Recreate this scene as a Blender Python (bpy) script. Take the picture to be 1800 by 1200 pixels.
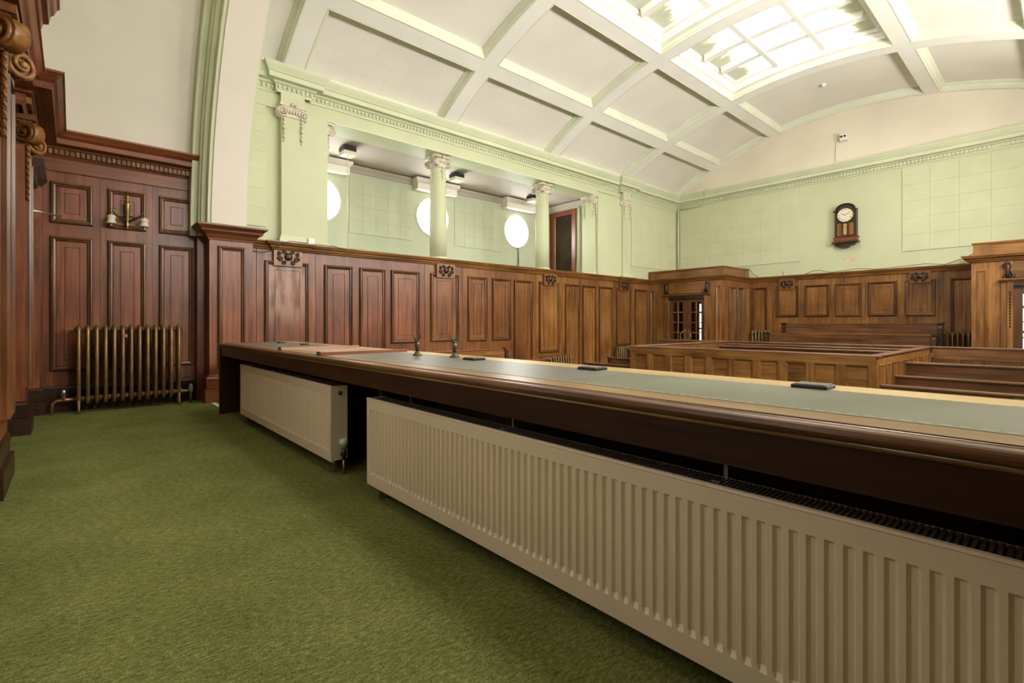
import bpy, math, random
from mathutils import Vector, Matrix
random.seed(7)
D = bpy.data
S = bpy.context.scene
for o in list(D.objects):
    D.objects.remove(o)
COL = S.collection
PI = math.pi

# ------------------------------------------------------------------ camera
FPX = 870.0                       # focal length in pixels of the 1800 px wide frame
HORIZON = 568.0
YAW = math.atan(980.0 / FPX)      # angle of the view from the world X axis
cd = D.cameras.new('camera')
cam = D.objects.new('camera', cd)
COL.objects.link(cam)
cd.sensor_fit = 'HORIZONTAL'
cd.sensor_width = 36.0
cd.lens = FPX / 1800.0 * 36.0
cd.shift_y = -(600.0 - HORIZON) / 1800.0
cd.clip_start = 0.02
cam.location = (0, 0, 1.0)
cam.rotation_euler = (PI / 2, 0, YAW - PI / 2)
S.camera = cam

# ------------------------------------------------------------------ world and exposure
W = D.worlds.new('world')
S.world = W
W.use_nodes = True
bg = W.node_tree.nodes['Background']
bg.inputs[0].default_value = (0.80, 0.88, 1.0, 1)
bg.inputs[1].default_value = 1.0
vs = S.view_settings
vs.view_transform = 'Standard'
vs.look = 'None'
vs.gamma = 1.0
vs.use_curve_mapping = False
vs.exposure = 0.08
SKYLIGHT_E = 7.5                 # daylight seen through the laylight panes
ROUND_E = 26.0                    # daylight in the round windows of the gallery
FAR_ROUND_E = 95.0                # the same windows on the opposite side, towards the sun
ALCOVE_E = 4.5                   # laylight over the judges' dais

DAIS_FILL_E = 1.8              # windows in the wall behind the judges, out of view

# ------------------------------------------------------------------ key sizes (metres)
YA = 7.35        # face of the long wall with the gallery
YC = 3.22        # middle of the room
YR = -0.91       # opposite long wall
XB = 12.75       # end wall with the clock
YL = 7.60        # dais end wall
XK = -0.45       # wall behind the judges
ZF = -0.37       # floor of the court
XP = 11.33       # front of the corner porches
YP = 5.34        # side of the corner porch
CAP = 2.13       # top of the panelling
VR, VAP = 7.57, 5.675
TS = [2.31, 4.95, 7.59, 10.23]           # transverse ribs
LS = [6.18, 4.71, 1.80, 0.29]            # longitudinal ribs
ARC_R, ARC_Z = 3.985, 2.0

def zv(y, up=0.0):
    r = VR + up
    return VAP - VR + math.sqrt(max(r * r - (y - YC) ** 2, 0.0))

# ------------------------------------------------------------------ materials
MATS = {}
def nodes_of(name):
    m = D.materials.new(name)
    m.use_nodes = True
    nt = m.node_tree
    b = nt.nodes['Principled BSDF']
    MATS[name] = m
    return m, nt, b

def lk(nt, a, b):
    nt.links.new(a, b)

def ramp(nt, stops):
    r = nt.nodes.new('ShaderNodeValToRGB')
    e = r.color_ramp.elements
    e[0].position, e[0].color = stops[0][0], (*stops[0][1], 1)
    e[1].position, e[1].color = stops[-1][0], (*stops[-1][1], 1)
    for p, c in stops[1:-1]:
        x = e.new(p)
        x.color = (*c, 1)
    return r

def wood(name, dark, mid, light, axis, rough=0.38, vary=0.35):
    m, nt, b = nodes_of(name)
    g = nt.nodes.new('ShaderNodeNewGeometry')
    oi = nt.nodes.new('ShaderNodeObjectInfo')
    off = nt.nodes.new('ShaderNodeVectorMath'); off.operation = 'MULTIPLY_ADD'
    cx = nt.nodes.new('ShaderNodeCombineXYZ')
    for k in range(3):
        lk(nt, oi.outputs['Random'], cx.inputs[k])
    lk(nt, cx.outputs[0], off.inputs[0])
    off.inputs[1].default_value = (17, 23, 31)
    lk(nt, g.outputs['Position'], off.inputs[2])
    mp = nt.nodes.new('ShaderNodeVectorMath'); mp.operation = 'MULTIPLY'
    sc = [26.0, 26.0, 26.0]
    sc['xyz'.index(axis)] = 1.3
    mp.inputs[1].default_value = sc
    lk(nt, off.outputs[0], mp.inputs[0])
    n1 = nt.nodes.new('ShaderNodeTexNoise')
    n1.inputs['Scale'].default_value = 1.0
    n1.inputs['Detail'].default_value = 5.0
    n1.inputs['Roughness'].default_value = 0.62
    n1.inputs['Distortion'].default_value = 0.6
    lk(nt, mp.outputs[0], n1.inputs['Vector'])
    n2 = nt.nodes.new('ShaderNodeTexNoise')
    n2.inputs['Scale'].default_value = 1.7
    n2.inputs['Detail'].default_value = 3.0
    lk(nt, off.outputs[0], n2.inputs['Vector'])
    mx = nt.nodes.new('ShaderNodeMath'); mx.operation = 'MULTIPLY_ADD'
    lk(nt, n2.outputs['Fac'], mx.inputs[0]); mx.inputs[1].default_value = 0.5
    ad = nt.nodes.new('ShaderNodeMath'); ad.operation = 'MULTIPLY_ADD'
    lk(nt, n1.outputs['Fac'], ad.inputs[0]); ad.inputs[1].default_value = 0.75
    ad.inputs[2].default_value = -0.13
    lk(nt, ad.outputs[0], mx.inputs[2])
    r = ramp(nt, [(0.27, dark), (0.5, mid), (0.77, light)])
    lk(nt, mx.outputs[0], r.inputs[0])
    hv = nt.nodes.new('ShaderNodeHueSaturation')
    vm = nt.nodes.new('ShaderNodeMath'); vm.operation = 'MULTIPLY_ADD'
    lk(nt, oi.outputs['Random'], vm.inputs[0])
    vm.inputs[1].default_value = vary; vm.inputs[2].default_value = 1.0 - vary / 2
    lk(nt, vm.outputs[0], hv.inputs['Value'])
    lk(nt, r.outputs[0], hv.inputs['Color'])
    lk(nt, hv.outputs[0], b.inputs['Base Color'])
    b.inputs['Roughness'].default_value = rough
    b.inputs['Specular IOR Level'].default_value = 0.45
    bp = nt.nodes.new('ShaderNodeBump')
    bp.inputs['Strength'].default_value = 0.08
    bp.inputs['Distance'].default_value = 0.01
    lk(nt, n1.outputs['Fac'], bp.inputs['Height'])
    lk(nt, bp.outputs[0], b.inputs['Normal'])
    return m

def paint(name, c, rough=0.6, vary=0.06, scale=1.3, metal=0.0, bump=0.0, spec=0.4):
    m, nt, b = nodes_of(name)
    g = nt.nodes.new('ShaderNodeNewGeometry')
    n = nt.nodes.new('ShaderNodeTexNoise')
    n.inputs['Scale'].default_value = scale
    n.inputs['Detail'].default_value = 5.0
    lk(nt, g.outputs['Position'], n.inputs['Vector'])
    lo = tuple(max(x * (1 - vary * 2), 0) for x in c)
    hi = tuple(min(x * (1 + vary * 2), 1) for x in c)
    r = ramp(nt, [(0.25, lo), (0.75, hi)])
    lk(nt, n.outputs['Fac'], r.inputs[0])
    lk(nt, r.outputs[0], b.inputs['Base Color'])
    b.inputs['Roughness'].default_value = rough
    b.inputs['Metallic'].default_value = metal
    b.inputs['Specular IOR Level'].default_value = spec
    if bump:
        n2 = nt.nodes.new('ShaderNodeTexNoise')
        n2.inputs['Scale'].default_value = bump
        lk(nt, g.outputs['Position'], n2.inputs['Vector'])
        bp = nt.nodes.new('ShaderNodeBump')
        bp.inputs['Strength'].default_value = 0.25
        bp.inputs['Distance'].default_value = 0.004
        lk(nt, n2.outputs['Fac'], bp.inputs['Height'])
        lk(nt, bp.outputs[0], b.inputs['Normal'])
    return m

def emit(name, c, e):
    m, nt, b = nodes_of(name)
    b.inputs['Base Color'].default_value = (0.8, 0.8, 0.8, 1)
    b.inputs['Emission Color'].default_value = (*c, 1)
    b.inputs['Emission Strength'].default_value = e
    return m

GOLD = ((0.060, 0.020, 0.004), (0.205, 0.084, 0.020), (0.37, 0.175, 0.050))
BROWN = ((0.032, 0.013, 0.005), (0.115, 0.048, 0.018), (0.22, 0.100, 0.042))
RED = ((0.050, 0.013, 0.004), (0.180, 0.052, 0.017), (0.31, 0.105, 0.040))
MLD = ((0.025, 0.008, 0.002), (0.105, 0.037, 0.010), (0.22, 0.085, 0.025))
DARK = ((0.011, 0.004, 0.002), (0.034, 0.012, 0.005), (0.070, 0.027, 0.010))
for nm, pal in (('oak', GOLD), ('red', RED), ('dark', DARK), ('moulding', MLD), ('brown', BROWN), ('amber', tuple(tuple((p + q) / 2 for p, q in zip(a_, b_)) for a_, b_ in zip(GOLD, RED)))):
    for ax in 'xyz':
        wood(nm + '_' + ax, *pal, ax, rough=0.30 if nm in ('moulding', 'brown') else 0.36)
wood('nosing_y', (0.03, 0.011, 0.003), (0.13, 0.052, 0.016), (0.33, 0.17, 0.065), 'y', 0.32, 0.1)
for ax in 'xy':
    wood('rail_' + ax, (0.09, 0.042, 0.024), (0.22, 0.115, 0.070), (0.36, 0.215, 0.14), ax, 0.28, 0.1)  # worn pale wood, with the skylight highlight on the rails put into its colour
wood('tan_y', (0.10, 0.046, 0.014), (0.20, 0.105, 0.033), (0.31, 0.18, 0.066), 'y', 0.35, 0.1)
wood('pale_y', (0.24, 0.14, 0.05), (0.42, 0.27, 0.10), (0.55, 0.40, 0.19), 'y', 0.4, 0.1)
wood('flap_y', (0.20, 0.10, 0.06), (0.34, 0.19, 0.12), (0.44, 0.28, 0.18), 'x', 0.4, 0.1)
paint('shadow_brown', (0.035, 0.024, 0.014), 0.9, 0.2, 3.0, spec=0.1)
paint('pink_plaster', (0.58, 0.47, 0.34), 0.8, 0.08, 9.0)
paint('green', (0.53, 0.545, 0.352), 0.62, 0.035, 1.1)
paint('green_tile', (0.545, 0.56, 0.362), 0.7, 0.03, 3.0)
paint('coffer_trim', (0.70, 0.71, 0.57), 0.5, 0.03, 2.0)
paint('green_trim', (0.58, 0.60, 0.41), 0.5, 0.03, 2.0)
paint('gallery_green', (0.52, 0.55, 0.40), 0.62, 0.05, 1.1)
paint('cream', (0.83, 0.775, 0.71), 0.7, 0.03, 1.0)
paint('cream_rib', (0.86, 0.825, 0.775), 0.6, 0.03, 1.0)
paint('arch_white', (0.70, 0.625, 0.54), 0.7, 0.03, 1.0)
paint('alcove_beige', (0.66, 0.61, 0.52), 0.7, 0.05, 0.8)
paint('gallery_ceiling', (0.46, 0.40, 0.35), 0.7, 0.05, 1.0)
paint('lunette', (0.74, 0.66, 0.54), 0.7, 0.05, 0.8)
paint('plaster', (0.62, 0.55, 0.43), 0.6, 0.12, 30.0)
paint('radiator_cream', (0.78, 0.665, 0.465), 0.4, 0.02, 2.0, spec=0.5)
paint('radiator_grille', (0.16, 0.13, 0.10), 0.5, 0.05, 3.0)
paint('bronze', (0.21, 0.125, 0.048), 0.40, 0.15, 9.0, metal=0.55)
paint('copper', (0.50, 0.25, 0.13), 0.35, 0.1, 9.0, metal=0.8)
paint('brass', (0.42, 0.30, 0.09), 0.3, 0.15, 9.0, metal=0.85)
paint('dark_brass', (0.10, 0.085, 0.055), 0.35, 0.2, 12.0, metal=0.8)
paint('black', (0.010, 0.010, 0.009), 0.4, 0.1, 5.0)
paint('white_plastic', (0.75, 0.73, 0.68), 0.4, 0.02, 5.0)
paint('green_plastic', (0.14, 0.25, 0.17), 0.5, 0.1, 30.0)
paint('grey_cable', (0.05, 0.045, 0.035), 0.6, 0.1, 8.0)
paint('metal', (0.45, 0.43, 0.40), 0.3, 0.05, 8.0, metal=0.9)
paint('court_floor', (0.075, 0.10, 0.035), 0.9, 0.1, 4.0)
paint('dial', (0.72, 0.66, 0.48), 0.4, 0.04, 9.0)
paint('shade_glass', (0.62, 0.55, 0.45), 0.35, 0.06, 20.0)
paint('diffuser', (0.72, 0.68, 0.50), 0.5, 0.03, 5.0)
paint('sign_green', (0.02, 0.22, 0.09), 0.4, 0.02, 5.0)
paint('paper', (0.62, 0.52, 0.32), 0.6, 0.05, 5.0)

def carpet():
    m, nt, b = nodes_of('carpet')
    g = nt.nodes.new('ShaderNodeNewGeometry')
    mp = nt.nodes.new('ShaderNodeMapping')
    mp.inputs['Rotation'].default_value = (0, 0, math.radians(42))
    mp.inputs['Scale'].default_value = (1.0, 2.6, 1.0)
    lk(nt, g.outputs['Position'], mp.inputs['Vector'])
    def noise(sc, det, src):
        n = nt.nodes.new('ShaderNodeTexNoise'); n.inputs['Scale'].default_value = sc; n.inputs['Detail'].default_value = det
        n.inputs['Roughness'].default_value = 0.65
        lk(nt, src, n.inputs['Vector']); return n
    n1 = noise(150, 4, g.outputs['Position'])
    n2 = noise(34, 6, mp.outputs[0])
    n3 = noise(2.0, 5, g.outputs['Position'])
    a = nt.nodes.new('ShaderNodeMath'); a.operation = 'MULTIPLY_ADD'
    lk(nt, n1.outputs['Fac'], a.inputs[0]); a.inputs[1].default_value = 0.45
    a2 = nt.nodes.new('ShaderNodeMath'); a2.operation = 'MULTIPLY_ADD'
    lk(nt, n2.outputs['Fac'], a2.inputs[0]); a2.inputs[1].default_value = 0.45
    a3 = nt.nodes.new('ShaderNodeMath'); a3.operation = 'MULTIPLY'
    lk(nt, n3.outputs['Fac'], a3.inputs[0]); a3.inputs[1].default_value = 0.16
    lk(nt, a3.outputs[0], a2.inputs[2]); lk(nt, a2.outputs[0], a.inputs[2])
    r = ramp(nt, [(0.36, (0.042, 0.048, 0.012)), (0.53, (0.142, 0.153, 0.044)), (0.72, (0.36, 0.37, 0.145))])
    lk(nt, a.outputs[0], r.inputs[0])
    lk(nt, r.outputs[0], b.inputs['Base Color'])
    b.inputs['Roughness'].default_value = 1.0
    b.inputs['Specular IOR Level'].default_value = 0.0
    bp = nt.nodes.new('ShaderNodeBump'); bp.inputs['Strength'].default_value = 0.8; bp.inputs['Distance'].default_value = 0.006
    lk(nt, a.outputs[0], bp.inputs['Height'])
    lk(nt, bp.outputs[0], b.inputs['Normal'])
carpet()

def leather(name, c, rough):
    m, nt, b = nodes_of(name)
    g = nt.nodes.new('ShaderNodeNewGeometry')
    n = nt.nodes.new('ShaderNodeTexNoise'); n.inputs['Scale'].default_value = 3.0; n.inputs['Detail'].default_value = 6
    lk(nt, g.outputs['Position'], n.inputs['Vector'])
    r = ramp(nt, [(0.3, tuple(x * 0.8 for x in c)), (0.7, tuple(x * 1.2 for x in c))])
    lk(nt, n.outputs['Fac'], r.inputs[0]); lk(nt, r.outputs[0], b.inputs['Base Color'])
    rr = nt.nodes.new('ShaderNodeMapRange')
    rr.inputs['To Min'].default_value = rough - 0.08; rr.inputs['To Max'].default_value = rough + 0.1
    lk(nt, n.outputs['Fac'], rr.inputs['Value']); lk(nt, rr.outputs[0], b.inputs['Roughness'])
    n2 = nt.nodes.new('ShaderNodeTexNoise'); n2.inputs['Scale'].default_value = 160
    lk(nt, g.outputs['Position'], n2.inputs['Vector'])
    bp = nt.nodes.new('ShaderNodeBump'); bp.inputs['Strength'].default_value = 0.12; bp.inputs['Distance'].default_value = 0.002
    lk(nt, n2.outputs['Fac'], bp.inputs['Height']); lk(nt, bp.outputs[0], b.inputs['Normal'])
leather('leather_green', (0.105, 0.105, 0.066), 0.42)
leather('leather_sheen', (0.115, 0.11, 0.092), 0.36)  # greyer copy of the leather, reflected sheen put into its colour

def mottled():
    # red oak with pale pinkish blotches that strengthen higher up
    m = MATS['red_z'].copy(); m.name = 'mottled_z'
    MATS['mottled_z'] = m
    nt = m.node_tree; b = nt.nodes['Principled BSDF']
    src = b.inputs['Base Color'].links[0].from_socket
    g = nt.nodes.new('ShaderNodeNewGeometry')
    mp = nt.nodes.new('ShaderNodeVectorMath'); mp.operation = 'MULTIPLY'; mp.inputs[1].default_value = (9, 9, 2.2)
    lk(nt, g.outputs['Position'], mp.inputs[0])
    n = nt.nodes.new('ShaderNodeTexNoise'); n.inputs['Scale'].default_value = 1.0; n.inputs['Detail'].default_value = 7
    lk(nt, mp.outputs[0], n.inputs['Vector'])
    r = ramp(nt, [(0.40, (0, 0, 0)), (0.62, (1, 1, 1))]); lk(nt, n.outputs['Fac'], r.inputs[0])
    sx = nt.nodes.new('ShaderNodeSeparateXYZ'); lk(nt, g.outputs['Position'], sx.inputs[0])
    band = nt.nodes.new('ShaderNodeMapRange'); band.interpolation_type = 'SMOOTHSTEP'
    band.inputs['From Min'].default_value = 0.75; band.inputs['From Max'].default_value = 1.35
    lk(nt, sx.outputs['Z'], band.inputs['Value'])
    mu = nt.nodes.new('ShaderNodeMath'); mu.operation = 'MULTIPLY'
    lk(nt, r.outputs[0], mu.inputs[0]); lk(nt, band.outputs[0], mu.inputs[1])
    mu2 = nt.nodes.new('ShaderNodeMath'); mu2.operation = 'MULTIPLY'; mu2.inputs[1].default_value = 0.7
    lk(nt, mu.outputs[0], mu2.inputs[0])
    mix = nt.nodes.new('ShaderNodeMix'); mix.data_type = 'RGBA'
    lk(nt, mu2.outputs[0], mix.inputs['Factor'])
    lk(nt, src, mix.inputs['A']); mix.inputs['B'].default_value = (0.42, 0.24, 0.17, 1)
    lk(nt, mix.outputs['Result'], b.inputs['Base Color'])
mottled()

def glass(name, tint=(0.8, 0.8, 0.8)):
    # thin window glass: mostly clear with a faint mirror
    m, nt, b = nodes_of(name)
    tr = nt.nodes.new('ShaderNodeBsdfTransparent'); tr.inputs[0].default_value = (*tint, 1)
    gl = nt.nodes.new('ShaderNodeBsdfGlossy'); gl.inputs['Roughness'].default_value = 0.02
    fr = nt.nodes.new('ShaderNodeFresnel'); fr.inputs['IOR'].default_value = 1.45
    mx = nt.nodes.new('ShaderNodeMixShader')
    lk(nt, fr.outputs[0], mx.inputs[0]); lk(nt, tr.outputs[0], mx.inputs[1]); lk(nt, gl.outputs[0], mx.inputs[2])
    lk(nt, mx.outputs[0], nt.nodes['Material Output'].inputs['Surface'])
glass('door_glass', (0.9, 0.9, 0.88))
glass('clock_glass', (0.95, 0.95, 0.93))

def skylight_glass(name, e):
    # frosted laylight glass, lit from the sky above, with algae and dirt at its ends
    m, nt, b = nodes_of(name)
    g = nt.nodes.new('ShaderNodeNewGeometry')
    s = nt.nodes.new('ShaderNodeSeparateXYZ'); lk(nt, g.outputs['Position'], s.inputs[0])
    d = nt.nodes.new('ShaderNodeMath'); d.operation = 'SUBTRACT'; lk(nt, s.outputs['Y'], d.inputs[0]); d.inputs[1].default_value = YC + 0.03
    ab = nt.nodes.new('ShaderNodeMath'); ab.operation = 'ABSOLUTE'; lk(nt, d.outputs[0], ab.inputs[0])
    mr = nt.nodes.new('ShaderNodeMapRange'); mr.inputs['From Min'].default_value = 0.72; mr.inputs['From Max'].default_value = 1.22
    lk(nt, ab.outputs[0], mr.inputs['Value'])
    sm = nt.nodes.new('ShaderNodeVectorMath'); sm.operation = 'MULTIPLY'; sm.inputs[1].default_value = (6, 2.6, 6)
    lk(nt, g.outputs['Position'], sm.inputs[0])
    n = nt.nodes.new('ShaderNodeTexNoise'); n.inputs['Scale'].default_value = 1.5; n.inputs['Detail'].default_value = 5
    lk(nt, sm.outputs[0], n.inputs['Vector'])
    a = nt.nodes.new('ShaderNodeMath'); a.operation = 'MULTIPLY_ADD'
    lk(nt, n.outputs['Fac'], a.inputs[0]); a.inputs[1].default_value = 1.1
    m2 = nt.nodes.new('ShaderNodeMath'); m2.operation = 'MULTIPLY_ADD'
    lk(nt, mr.outputs[0], m2.inputs[0]); m2.inputs[1].default_value = 0.85; m2.inputs[2].default_value = -0.35
    lk(nt, m2.outputs[0], a.inputs[2])
    r = ramp(nt, [(0.36, (1.0, 1.0, 0.93)), (0.47, (0.07, 0.062, 0.010)), (0.56, (0.018, 0.019, 0.005)), (0.75, (0.006, 0.007, 0.002))])
    lk(nt, a.outputs[0], r.inputs[0])
    b.inputs['Base Color'].default_value = (0.5, 0.5, 0.42, 1)
    lk(nt, r.outputs[0], b.inputs['Emission Color'])
    b.inputs['Emission Strength'].default_value = e
skylight_glass('laylight_glass', SKYLIGHT_E)
emit('alcove_glass', (1.0, 0.96, 0.86), ALCOVE_E)
emit('dais_fill_glass', (1.0, 0.97, 0.90), DAIS_FILL_E)
emit('round_glass', (1.0, 1.0, 0.98), ROUND_E)
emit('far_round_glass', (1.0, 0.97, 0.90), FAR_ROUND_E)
emit('lobby_glass', (0.95, 0.97, 1.0), 2.5)

# ------------------------------------------------------------------ mesh helpers
X, Y, Z = Vector((1, 0, 0)), Vector((0, 1, 0)), Vector((0, 0, 1))
def frame(o, u, v, w):
    return (Vector(o), Vector(u), Vector(v), Vector(w))
F_A = frame((0, YA, 0), X, Z, -Y)         # u = x
F_L = frame((0, YL, 0), X, Z, -Y)
F_B = frame((XB, 0, 0), -Y, Z, -X)        # u = -y
F_K = frame((XK, 0, 0), Y, Z, X)          # u = y
def fp(F, u, v, w):
    return F[0] + F[1] * u + F[2] * v + F[3] * w

class MB:
    def __init__(s):
        s.v = []; s.f = []; s.s = []
    def add(s, vs, fs, smooth=False):
        n = len(s.v)
        s.v += [Vector(p) for p in vs]
        s.f += [tuple(i + n for i in f) for f in fs]
        s.s += [smooth] * len(fs)
        return s
    def box(s, x0, x1, y0, y1, z0, z1):
        if x0 > x1: x0, x1 = x1, x0
        if y0 > y1: y0, y1 = y1, y0
        if z0 > z1: z0, z1 = z1, z0
        return s.add([(x0, y0, z0), (x1, y0, z0), (x1, y1, z0), (x0, y1, z0), (x0, y0, z1), (x1, y0, z1), (x1, y1, z1), (x0, y1, z1)],
                     [(0, 3, 2, 1), (4, 5, 6, 7), (0, 1, 5, 4), (1, 2, 6, 5), (2, 3, 7, 6), (3, 0, 4, 7)])
    def fbox(s, F, u0, u1, v0, v1, w0, w1):
        return s.add([fp(F, *p) for p in ((u0, v0, w0), (u1, v0, w0), (u1, v1, w0), (u0, v1, w0), (u0, v0, w1), (u1, v0, w1), (u1, v1, w1), (u0, v1, w1))],
                     [(0, 3, 2, 1), (4, 5, 6, 7), (0, 1, 5, 4), (1, 2, 6, 5), (2, 3, 7, 6), (3, 0, 4, 7)])
    def cbox(s, x0, x1, y0, y1, z0, z1, c=0.006):
        # box with chamfered top and side edges
        p = [(x0 + c, y0), (x1 - c, y0), (x1, y0 + c), (x1, y1 - c), (x1 - c, y1), (x0 + c, y1), (x0, y1 - c), (x0, y0 + c)]
        cx, cy = (x0 + x1) / 2, (y0 + y1) / 2
        q = [(x0 + 2 * c, y0 + c), (x1 - 2 * c, y0 + c), (x1 - c, y0 + 2 * c), (x1 - c, y1 - 2 * c), (x1 - 2 * c, y1 - c), (x0 + 2 * c, y1 - c), (x0 + c, y1 - 2 * c), (x0 + c, y0 + 2 * c)]
        vs = [(a, b, z0) for a, b in p] + [(a, b, z1 - c) for a, b in p] + [(a, b, z1) for a, b in q]
        fs = [tuple(range(7, -1, -1)), tuple(range(16, 24))]
        for i in range(8):
            j = (i + 1) % 8
            fs += [(i, j, 8 + j, 8 + i), (8 + i, 8 + j, 16 + j, 16 + i)]
        return s.add(vs, fs)
    def rings(s, F, u0, u1, v0, v1, prof, cap=False):
        n = len(s.v)
        for ins, w in prof:
            for u, v in ((u0 + ins, v0 + ins), (u1 - ins, v0 + ins), (u1 - ins, v1 - ins), (u0 + ins, v1 - ins)):
                s.v.append(fp(F, u, v, w))
        for k in range(len(prof) - 1):
            for i in range(4):
                j = (i + 1) % 4
                a = n + k * 4
                s.f.append((a + i, a + j, a + 4 + j, a + 4 + i)); s.s.append(False)
        if cap:
            a = n + (len(prof) - 1) * 4
            s.f.append((a, a + 1, a + 2, a + 3)); s.s.append(False)
        return s
    def sweep(s, pts, dirs, prof, caps=True, smooth=False):
        # prof (a, b): a along dirs[i], b along Z, at each path point
        n = len(s.v); m = len(prof)
        for p, d in zip(pts, dirs):
            for a, b in prof:
                s.v.append(Vector(p) + Vector(d) * a + Z * b)
        for i in range(len(pts) - 1):
            for k in range(m):
                l = (k + 1) % m
                s.f.append((n + i * m + k, n + i * m + l, n + (i + 1) * m + l, n + (i + 1) * m + k)); s.s.append(smooth)
        if caps:
            s.f.append(tuple(n + k for k in range(m - 1, -1, -1))); s.s.append(False)
            s.f.append(tuple(n + (len(pts) - 1) * m + k for k in range(m))); s.s.append(False)
        return s
    def tube(s, pts, r, n=8, closed=False, flat=None):
        pts = [Vector(p) for p in pts]
        N = len(pts)
        rs = r if isinstance(r, (list, tuple)) else [r] * N
        base = len(s.v)
        up = None
        for i, p in enumerate(pts):
            if closed:
                t = pts[(i + 1) % N] - pts[i - 1]
            else:
                t = pts[min(i + 1, N - 1)] - pts[max(i - 1, 0)]
            t.normalize()
            if up is None:
                up = Z if abs(t.z) < 0.9 else X
            a = (up - t * up.dot(t))
            if a.length < 1e-4:
                a = (X - t * X.dot(t)) if abs(t.x) < 0.9 else (Y - t * Y.dot(t))
            a.normalize(); up = a
            b = t.cross(a)
            for k in range(n):
                q = 2 * PI * k / n
                s.v.append(p + (a * math.cos(q) + b * math.sin(q)) * rs[i])
        L = N if closed else N - 1
        for i in range(L):
            j = (i + 1) % N
            for k in range(n):
                l = (k + 1) % n
                s.f.append((base + i * n + k, base + i * n + l, base + j * n + l, base + j * n + k)); s.s.append(True)
        if not closed:
            s.f.append(tuple(base + k for k in range(n - 1, -1, -1))); s.s.append(False)
            s.f.append(tuple(base + (N - 1) * n + k for k in range(n))); s.s.append(False)
        return s
    def lathe(s, c, prof, n=16, axis='z', smooth=True):
        c = Vector(c)
        if axis == 'z': A, B, C = X, Y, Z
        elif axis == 'x': A, B, C = Y, Z, X
        elif axis == 'y': A, B, C = Z, X, Y
        else: A, B, C = axis
        b0 = len(s.v)
        for r, h in prof:
            for k in range(n):
                q = 2 * PI * k / n
                s.v.append(c + C * h + (A * math.cos(q) + B * math.sin(q)) * max(r, 1e-4))
        for i in range(len(prof) - 1):
            for k in range(n):
                l = (k + 1) % n
                s.f.append((b0 + i * n + k, b0 + i * n + l, b0 + (i + 1) * n + l, b0 + (i + 1) * n + k)); s.s.append(smooth)
        s.f.append(tuple(b0 + k for k in range(n - 1, -1, -1))); s.s.append(False)
        e = b0 + (len(prof) - 1) * n
        s.f.append(tuple(e + k for k in range(n))); s.s.append(False)
        return s
    def ball(s, c, rx, ry=None, rz=None, n=10, m=6):
        ry = rx if ry is None else ry; rz = rx if rz is None else rz
        c = Vector(c); b0 = len(s.v)
        for i in range(1, m):
            t = PI * i / m
            for k in range(n):
                q = 2 * PI * k / n
                s.v.append(c + Vector((rx * math.sin(t) * math.cos(q), ry * math.sin(t) * math.sin(q), -rz * math.cos(t))))
        s.v += [c + Vector((0, 0, -rz)), c + Vector((0, 0, rz))]
        bot, top = len(s.v) - 2, len(s.v) - 1
        for i in range(m - 2):
            for k in range(n):
                l = (k + 1) % n
                s.f.append((b0 + i * n + k, b0 + i * n + l, b0 + (i + 1) * n + l, b0 + (i + 1) * n + k)); s.s.append(True)
        for k in range(n):
            l = (k + 1) % n
            s.f.append((bot, b0 + l, b0 + k)); s.s.append(True)
            e = b0 + (m - 2) * n
            s.f.append((top, e + k, e + l)); s.s.append(True)
        return s
    def plate(s, F, poly, w0, w1):
        # flat polygon (u, v) with thickness between w0 and w1
        n = len(poly)
        vs = [fp(F, u, v, w0) for u, v in poly] + [fp(F, u, v, w1) for u, v in poly]
        fs = [tuple(range(n - 1, -1, -1)), tuple(range(n, 2 * n))]
        fs += [(i, (i + 1) % n, n + (i + 1) % n, n + i) for i in range(n)]
        return s.add(vs, fs)

WLOC = {}
def link(o, parent=None):
    COL.objects.link(o)
    if parent is not None:
        o.parent = parent
    return o

def tag(o, label=None, cat=None, group=None, kind=None):
    if label: o['label'] = label
    if cat: o['category'] = cat
    if group: o['group'] = group
    if kind: o['kind'] = kind
    return o

def thing(name, label, cat, loc=(0, 0, 0), group=None, kind=None):
    o = D.objects.new(name, None)
    o.empty_display_size = 0.1
    o.location = loc
    link(o)
    WLOC[o.name] = Vector(loc)
    return tag(o, label, cat, group, kind)

def to_mesh(name, mb, mat, origin):
    me = D.meshes.new(name)
    me.from_pydata([tuple(p - origin) for p in mb.v], [], mb.f)
    me.polygons.foreach_set('use_smooth', mb.s)
    me.materials.append(MATS[mat])
    me.update()
    return me

def part(name, mb, mat, parent, kind=None, label=None):
    # mesh in world coordinates; its origin is put at its own centre
    c = Vector((sum(p.x for p in mb.v), sum(p.y for p in mb.v), sum(p.z for p in mb.v))) / len(mb.v)
    o = D.objects.new(name, to_mesh(name, mb, mat, c))
    link(o, parent)
    o.location = c - WLOC[parent.name]
    WLOC[o.name] = c
    if kind: o['kind'] = kind
    if label: o['label'] = label
    return o

def top(name, mb, mat, label, cat, group=None, kind=None):
    lo = Vector((min(p.x for p in mb.v), min(p.y for p in mb.v), min(p.z for p in mb.v)))
    hi = Vector((max(p.x for p in mb.v), max(p.y for p in mb.v), max(p.z for p in mb.v)))
    c = Vector(((lo.x + hi.x) / 2, (lo.y + hi.y) / 2, lo.z))
    o = D.objects.new(name, to_mesh(name, mb, mat, c))
    link(o)
    o.location = c
    WLOC[o.name] = c
    return tag(o, label, cat, group, kind)

def inst(o, world, parent=None, rz=None):
    # copy of a part (shared mesh) at another place
    c = o.copy()
    link(c)
    c.parent = parent if parent is not None else o.parent
    c.location = Vector(world) - WLOC[c.parent.name]
    WLOC[c.name] = Vector(world)
    if rz is not None:
        c.rotation_euler = (0, 0, rz)
    return c

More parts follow.
